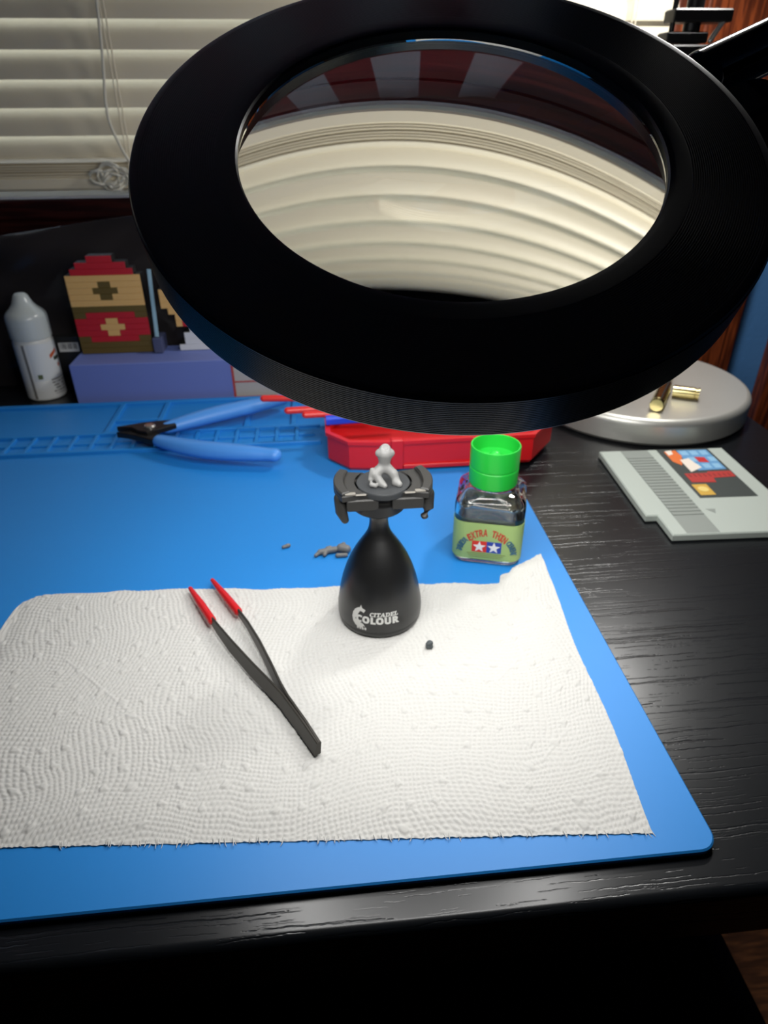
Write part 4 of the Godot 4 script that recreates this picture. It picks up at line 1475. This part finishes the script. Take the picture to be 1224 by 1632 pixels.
# ---------------------------------------------------------------- cartridge-shaped coaster
func build_cartridge() -> void:
	var grey := mat("pale grey plastic", Color8(176, 184, 176), 0.5)
	var dgrey := mat("mid grey ribbed plastic", Color8(138, 144, 138), 0.55)
	var at := Vector3(0.1965, 0.0003, -0.4165)
	var t := thing("game_cartridge", "flat pale grey game cartridge with a ribbed strip and a dark picture label", "cartridge", at, deg_to_rad(-2.2))
	# local: x along the far edge, z towards the viewer
	var W := 0.091
	var L := 0.1105
	var H := 0.0048
	var b := MB.new()
	prism(b, PackedVector2Array([Vector2(0, 0), Vector2(-0.001, -0.0885), Vector2(0.0062, -0.0885), Vector2(0.0062, -L), Vector2(W - 0.0062, -L), Vector2(W - 0.0062, -0.0885), Vector2(W, -0.0885), Vector2(W, 0)]), 0, H, 0.0007)
	part("shell", b.commit(), grey, t)
	var rb := MB.new()
	bx(rb, Vector3(0.0150, H - 0.0006, 0.0008), Vector3(0.0350, H + 0.00005, L - 0.0012))
	part("strip", rb.commit(), dgrey, t)
	for k in 20:
		var z := 0.011 + 0.0040 * k
		part("rib", box_mesh(Vector3(0.0152, H, z), Vector3(0.0348, H + 0.0005, z + 0.0024), 0.0002), dgrey, t)
	var lab := MB.new()
	var x0 := 0.0415
	var x1 := 0.0795
	bx(lab, Vector3(x0, H, 0.0008), Vector3(x1, H + 0.00025, 0.0700))
	var lp := part("label", lab.commit(), mat("dark label print", Color8(58, 64, 62), 0.5), t)
	# plain patches of colour in place of the picture
	var top := H + 0.00025
	var patch := func(called: String, c: Color, poly: Array, lift := 0.0) -> void:
		var pb := MB.new()
		var pp := PackedVector2Array()
		for q in poly: pp.append(Vector2(x0 + q[0] * 0.001, -q[1] * 0.001))
		prism(pb, pp, top - 0.0001, top + 0.00012 + lift)
		part(called, pb.commit(), mat(called, c, 0.5), lp)
	patch.call("sky_patch", Color8(96, 150, 196), [[14, 3], [36, 3], [36, 33], [16, 34], [13, 20]])
	for k in 9:
		var bx0 := 15.0 + 7.2 * (k % 3) + (1.5 if (k / 3) % 2 else 0.0)
		var by0 := 4.5 + 10.0 * (k / 3)
		patch.call("pale_blue_patch", Color8(138, 184, 216), [[bx0, by0], [bx0 + 5.2, by0], [bx0 + 5.2, by0 + 6.5], [bx0, by0 + 6.5]], 0.00003)
	patch.call("orange_patch", Color8(222, 112, 48), [[4, 5], [13, 3], [14, 12], [8, 26], [4, 20]], 0.00004)
	patch.call("cream_patch", Color8(234, 222, 208), [[5, 4], [10, 3], [9, 9], [5, 11]], 0.00008)
	patch.call("cream_patch", Color8(234, 222, 208), [[10, 18], [17, 16], [20, 30], [10, 36]], 0.00008)
	patch.call("red_patch", Color8(190, 40, 40), [[22, 14], [29, 15], [29, 23], [22, 22]], 0.00006)
	patch.call("red_band", Color8(176, 50, 44), [[4, 38], [20, 38], [21, 36], [37, 36], [37, 44], [21, 45], [20, 51], [4, 50]], 0.00006)
	for k in 9:
		var sx0 := 6.0 + 3.4 * k
		patch.call("dark_red_patch", Color8(120, 30, 30), [[sx0, 39.0], [sx0 + 0.9, 39.0], [sx0 + 1.3, 43.0], [sx0 + 0.4, 43.0]], 0.0001)
	patch.call("gold_patch", Color8(206, 164, 66), [[2, 53], [12, 53], [12, 67], [2, 67]], 0.00004)
	var sl := MB.new()
	lathe(sl, [Vector2(0, 0), Vector2(0.0034, 0), Vector2(0.0034, 0.0003), Vector2(0, 0.0003)], 20, Transform3D(Basis(), Vector3(x0 + 0.007, top, 0.0595)))
	part("round_seal", sl.commit(), mat("pale gold print", Color8(232, 206, 120), 0.5), lp)
	var tr := MB.new()
	prism(tr, PackedVector2Array([Vector2(0.0385, -0.0835), Vector2(0.0445, -0.0835), Vector2(0.0425, -0.0885)]), H, H + 0.00015)
	part("arrow_mark", tr.commit(), dgrey, t)

# ---------------------------------------------------------------- lavender block with pixel plaques
func plaque(called: String, label: String, rows: Array, cell: float, depth: float, at: Vector3) -> void:
	var pal := {"R": mat("red plaque print", Color8(186, 26, 40), 0.5), "T": mat("tan plaque print", Color8(222, 176, 108), 0.5), "O": mat("olive plaque print", Color8(96, 78, 30), 0.5), "W": mat("white plaque print", Color8(214, 216, 220), 0.5)}
	var t := thing(called, label, "plaque", at)
	var blk := mat("black plaque edge", Color8(22, 22, 22), 0.5)
	var n := rows.size()
	for r in n:
		var row: String = rows[r]
		var i := 0
		var y := (n - 1 - r) * cell
		var lo := -1
		var hi := 0
		for k in row.length():
			if row[k] != ".":
				if lo < 0: lo = k
				hi = k + 1
		part("backing_slab", box_mesh(Vector3((lo - row.length() / 2.0) * cell, y, -depth), Vector3((hi - row.length() / 2.0) * cell, y + cell, -0.0012)), blk, t)
		while i < row.length():
			var j := i
			while j < row.length() and row[j] == row[i]: j += 1
			if row[i] != ".":
				part("colour_block", box_mesh(Vector3((i - row.length() / 2.0) * cell + 0.00005, y + 0.00005, -0.0012), Vector3((j - row.length() / 2.0) * cell - 0.00005, y + cell - 0.00005, 0.0), 0.0002), pal[row[i]], t)
			i = j

func build_display() -> void:
	var lav := mat("lavender blue block", Color8(108, 124, 190), 0.6)
	var z1 := -0.557
	var t := thing("display_block", "long lavender blue display block with a red framed grey panel", "display stand", Vector3(-0.05, 0.0002, z1 - 0.02))
	var o := t.position
	part("block", box_mesh(Vector3(-0.2095, 0.0002, z1 - 0.046) - o, Vector3(0.112, 0.0368, z1) - o, 0.0008), lav, t)
	var fr := MB.new()
	var rd := mat("red frame print", Color8(170, 60, 52), 0.6)
	for r in [[-0.0775, 0.002, -0.0755, 0.034], [-0.0755, 0.002, -0.030, 0.004], [-0.0755, 0.032, -0.030, 0.034], [-0.032, 0.004, -0.030, 0.032], [-0.0755, 0.0165, -0.032, 0.0178]]:
		bx(fr, Vector3(r[0], r[1], z1 - 0.0003) - o, Vector3(r[2], r[3], z1 + 0.0004) - o)
	part("frame", fr.commit(), rd, t)
	var pn := MB.new()
	bx(pn, Vector3(-0.0755, 0.004, z1 - 0.0003) - o, Vector3(-0.032, 0.032, z1 + 0.0002) - o)
	part("panel", pn.commit(), mat("warm grey panel print", Color8(178, 172, 166), 0.6), t)
	# stand-ins of coloured blocks, no figure
	plaque("block_plaque", "stepped plaque of red, tan and olive squares on the lavender block", [
		"....RRRR....",
		"..RRRRRRRR..",
		".RRRRRRRRRR.",
		"TTTTTTTTTTTT",
		"TTTTTOOTTTTT",
		"TTTTOOOOTTTT",
		"TTTTTOOTTTTT",
		"TTTTTTTTTTTT",
		"OOOOOOOOOOOO",
		"OORRRRRRRROO",
		"RRRRRTTRRRRR",
		"RRRRTTTTRRRR",
		"RRRRRTTRRRRR",
		"OORRRRRRRROO",
		"OOOOOOOOOOOO",
		"OOOOOOOOOOOO"], 0.0050, 0.012, Vector3(-0.1755, 0.0368 + 0.0004, -0.5850))
	plaque("block_plaque", "stepped plaque of tan, red and white squares behind a pale blue strip", [
		"...RRRRRR...",
		"..RRWWWWRR..",
		".RRWWRRWWRR.",
		".TTTWWWWTTT.",
		"TTTTTTTTTTTT",
		"TTTTRRRRTTTT",
		"TTTTTRRTTTTT",
		".TTTTTTTTTT.",
		"..TTRRRRTT..",
		"..TRRRRRRT..",
		"....WWWW....",
		"...WWWWWW...",
		"...WWWWWW...",
		"..WWWWWWWW.."], 0.0052, 0.012, Vector3(-0.1020, 0.0368 + 0.0004, -0.5860))
	var gs := MB.new()
	bx(gs, Vector3(-0.144, 0.0374, -0.6000), Vector3(-0.136, 0.0500, -0.5800), 0.0008)
	single("grey_riser", gs.commit(), mat("slate riser", Color8(72, 78, 112), 0.6), "small slate grey block between the two plaques", "block")
	var st := MB.new()
	strip(st, [Vector3(-0.1405, 0.0504, -0.5850), Vector3(-0.1395, 0.078, -0.5880), Vector3(-0.1385, 0.105, -0.5905)], [0.0032, 0.0032, 0.0032], [0.0015, 0.0015, 0.0015], Vector3.RIGHT)
	single("plastic_strip", st.commit(), mat("pale blue acrylic", Color8(150, 184, 200), 0.25), "thin pale blue plastic strip standing between the two plaques", "strip")

# ---------------------------------------------------------------- dropper bottle
func build_left_bottle() -> void:
	var t := thing("dropper_bottle", "small white dropper bottle with a translucent pointed cap and hatched label", "bottle", Vector3(-0.2455, 0.0002, -0.589))
	var b := MB.new()
	lathe(b, [Vector2(0, 0), Vector2(0.0148, 0), Vector2(0.0160, 0.0012), Vector2(0.0160, 0.0500), Vector2(0.0150, 0.0525), Vector2(0, 0.0525)], 48)
	part("body", b.commit(), mat("white bottle plastic", Color8(206, 206, 200), 0.4), t)
	var im := Image.create(512, 256, false, Image.FORMAT_RGB8)
	im.fill(Color8(222, 222, 218))
	var rng := RandomNumberGenerator.new()
	rng.seed = 3
	for y in 256:
		for x in 512:
			var c := Color8(222, 222, 218)
			if x > 252 and x < 430 and y < 170 and ((x + y * 2) % 14) < 5: c = Color8(172, 184, 198)
			if x >= 232 and x < 244: c = Color8(120, 118, 112)
			if x > 338 and x < 384 and absf((x - 338) * 0.5 + y - 66) < 9: c = Color8(186, 84, 44)
			if x > 356 and x < 400 and y > 70 and y < 88: c = Color8(52, 60, 48)
			if x > 372 and x < 388 and y > 104 and y < 122: c = Color8(170, 70, 44)
			if x > 268 and x < 288 and y > 138 and y < 160: c = Color8(84, 96, 60)
			if x > 318 and x < 420 and y > 165 and y < 240 and (y % 14) < 6 and fposmod(sin(floor(x / 5.0) * 3.7 + floor(y / 14.0) * 9.1) * 4.3, 1.0) > 0.25: c = Color8(110, 108, 102)
			im.set_pixel(x, y, c)
	var lm := mat("bottle label print", Color.WHITE, 0.45)
	lm.albedo_texture = ImageTexture.create_from_image(im)
	var l := MB.new()
	for k in 48:
		var a0 := TAU * k / 48
		var a1 := TAU * (k + 1) / 48
		var r := 0.0162
		# u = 0 at the back, runs left to right as seen from the front
		var P := func(a: float, y: float) -> Vector3: return Vector3(-sin(a) * r, y, -cos(a) * r)
		var p := [P.call(a0, 0.002), P.call(a1, 0.002), P.call(a1, 0.0495), P.call(a0, 0.0495)]
		var u0 := a0 / TAU
		var u1 := a1 / TAU
		l.tri_uv(p[0], p[1], p[2], Vector2(u0, 1), Vector2(u1, 1), Vector2(u1, 0))
		l.tri_uv(p[0], p[2], p[3], Vector2(u0, 1), Vector2(u1, 0), Vector2(u0, 0))
	part("label", l.commit(50), lm, t)
	var c := MB.new()
	lathe(c, [Vector2(0.0161, 0.0528), Vector2(0.0164, 0.0532), Vector2(0.0166, 0.0690), Vector2(0.0160, 0.0720), Vector2(0.0142, 0.0745), Vector2(0.0112, 0.0772), Vector2(0.0084, 0.0806), Vector2(0.0068, 0.0842), Vector2(0.0058, 0.0870), Vector2(0.0040, 0.0888), Vector2(0, 0.0894)], 48)
	lathe(c, [Vector2(0, 0.0528), Vector2(0.0161, 0.0528)], 48)
	var cm := mat("translucent cap", Color8(192, 198, 196), 0.22)
	cm.backlight_enabled = true
	cm.backlight = Color(0.5, 0.5, 0.5)
	part("cap", c.commit(40), cm, t)

# ---------------------------------------------------------------- things along the back
func build_back_items() -> void:
	# black plastic sleeve leaning on the wall: a slightly crumpled sheet with thickness
	var m := mat("black film", Color8(42, 39, 41), 0.2)
	var b := MB.new()
	var nx := 48
	var ny := 28
	var P := func(u: float, v: float, back: bool) -> Vector3:
		var x := lerpf(-0.46, -0.085, u)
		var top := 0.102 + 0.045 * u
		var z := lerpf(-0.6130, -0.6420, v) + 0.0024 * sin(v * 17.0 + u * 9.0) * v + 0.0030 * sin(u * 13.0 + v * 8.0) + 0.0010 * sin(u * 37.0 - v * 21.0)
		return Vector3(x, 0.0006 + top * v, z - (0.0035 if back else 0.0))
	for i in nx:
		for j in ny:
			var u0 := float(i) / nx
			var u1 := float(i + 1) / nx
			var v0 := float(j) / ny
			var v1 := float(j + 1) / ny
			b.quad(P.call(u0, v0, false), P.call(u1, v0, false), P.call(u1, v1, false), P.call(u0, v1, false))
			b.quad(P.call(u1, v0, true), P.call(u0, v0, true), P.call(u0, v1, true), P.call(u1, v1, true))
	for i in nx:
		var u0 := float(i) / nx
		var u1 := float(i + 1) / nx
		b.quad(P.call(u0, 1, false), P.call(u1, 1, false), P.call(u1, 1, true), P.call(u0, 1, true))
		b.quad(P.call(u0, 0, true), P.call(u1, 0, true), P.call(u1, 0, false), P.call(u0, 0, false))
	single("plastic_sleeve", b.commit(60), m, "crumpled black plastic sleeve leaning on the wall behind the dropper bottle", "sleeve")
	var tg := MB.new()
	bx(tg, Vector3(-0.2235, 0.0370, -0.6030), Vector3(-0.2060, 0.0450, -0.6015))
	# barcode sticker standing on a small black box
	var t := thing("small_box", "small black box with a white barcode sticker beside the lavender block", "box", Vector3(-0.222, 0.0002, -0.606))
	var o := t.position
	part("carton", box_mesh(Vector3(-0.2330, 0.0002, -0.6100) - o, Vector3(-0.2115, 0.0480, -0.6010) - o, 0.0005), mat("black carton", Color8(20, 20, 20), 0.5), t)
	var s := part("sticker", box_mesh(Vector3(-0.2300, 0.0350, -0.6010) - o, Vector3(-0.2130, 0.0430, -0.6007) - o), mat("white sticker", Color8(206, 206, 204), 0.6), t)
	for k in 9:
		part("bar", box_mesh(Vector3(-0.2285 + 0.0016 * k, 0.0375, -0.6007) - o, Vector3(-0.2285 + 0.0016 * k + (0.0009 if k % 3 else 0.0005), 0.0425, -0.6006) - o), mat("black ink", Color8(40, 40, 42), 0.6), s)

# ---------------------------------------------------------------- loose plastic bits
func build_bits() -> void:
	var grey := mat("grey model plastic", Color8(112, 112, 110), 0.5)
	var V := func(x: float, y: float, z: float) -> Vector3: return Vector3(x, y, z) * 0.001
	single("model_part", blob([
		[V.call(-13, 1.2, 1.0), V.call(-10.5, 1.9, -1.2), 0.0010, 0.0012],
		[V.call(-10.5, 1.9, -1.2), V.call(-2.0, 2.1, -2.6), 0.0016, 0.0018],
		[V.call(-8.0, 1.4, 1.2), V.call(-7.0, 2.0, -1.5), 0.0011, 0.0013],
		[V.call(-6.5, 3.4, -2.8), V.call(-4.6, 3.6, -3.2), 0.0008, 0.0008],
		[V.call(-2.0, 2.1, -2.6), V.call(1.5, 2.4, -3.0), 0.0012, 0.0013],
		[V.call(1.5, 2.6, -3.0), V.call(4.6, 2.6, -1.6), 0.0026, 0.0024],
		[V.call(2.6, 4.8, -3.6), V.call(3.2, 5.0, -3.6), 0.0010, 0.0010],
		[V.call(-0.8, 1.2, 2.2), V.call(4.0, 1.3, 2.4), 0.0013, 0.0012]], 0.0004, [], 0.0005), grey, "grey plastic miniature arm holding a weapon, lying on the mat", "model part", Vector3(0.0035, MAT_TOP, -0.3085))
	single("model_part", blob([
		[V.call(-1.6, 1.0, 0.4), V.call(1.4, 1.2, -0.6), 0.0010, 0.0011],
		[V.call(0.6, 1.6, -0.4), V.call(1.6, 1.5, -0.8), 0.0009, 0.0008]], 0.0003, [], 0.0004), grey, "tiny grey plastic crumb lying alone on the blue mat", "model part", Vector3(-0.0262, MAT_TOP, -0.3185))
	single("model_part", blob([
		[V.call(0, 1.8, 0), V.call(0.3, 2.3, -0.3), 0.0017, 0.0015],
		[V.call(-0.8, 0.9, 0.5), V.call(0.8, 0.9, 0.6), 0.0010, 0.0010],
		[V.call(0.9, 2.9, 0.3), V.call(1.0, 3.1, 0.2), 0.0008, 0.0008]], 0.0003, [[V.call(-0.4, 2.4, 1.9), 0.0009]], 0.0004), mat("dark grey model plastic", Color8(76, 82, 84), 0.5), "tiny dark grey plastic head lying on the white paper towel", "model part", Vector3(0.0422, TOWEL_TOP - 0.0003, -0.2275))

# ---------------------------------------------------------------- chair under the desk
func build_chair() -> void:
	var m := mat("black seat fabric", Color8(16, 16, 18), 0.9)
	var t := thing("desk_chair", "black padded chair seat pushed under the desk", "chair", Vector3(0.040, -0.74, -0.20))
	var b := MB.new()
	prism(b, round_rect(0.40, 0.42, 0.09, 8), 0.44, 0.52, 0.025)
	part("seat", b.commit(50), m, t)
	var p := MB.new()
	lathe(p, [Vector2(0, 0.05), Vector2(0.028, 0.05), Vector2(0.028, 0.30), Vector2(0.018, 0.31), Vector2(0.018, 0.445), Vector2(0, 0.445)], 20)
	part("column", p.commit(), mat("black chair metal", Color8(18, 18, 18), 0.4), t)
	for k in 5:
		var a := TAU * k / 5.0 + 0.3
		var l := MB.new()
		tube(l, [Vector3(0, 0.075, 0), Vector3(0.24 * cos(a), 0.055, 0.24 * sin(a))], [0.022, 0.014], 12)
		part("leg", l.commit(60), mat("black chair metal", Color8(18, 18, 18), 0.4), t)
		var w := MB.new()
		lathe(w, [Vector2(0, -0.012), Vector2(0.022, -0.012), Vector2(0.025, -0.009), Vector2(0.025, 0.009), Vector2(0.022, 0.012), Vector2(0, 0.012)], 20, Transform3D(Basis(Vector3(cos(a), 0, sin(a)), PI / 2), Vector3(0.245 * cos(a), 0.0255, 0.245 * sin(a))))
		part("caster", w.commit(), mat("black chair metal", Color8(18, 18, 18), 0.4), t)
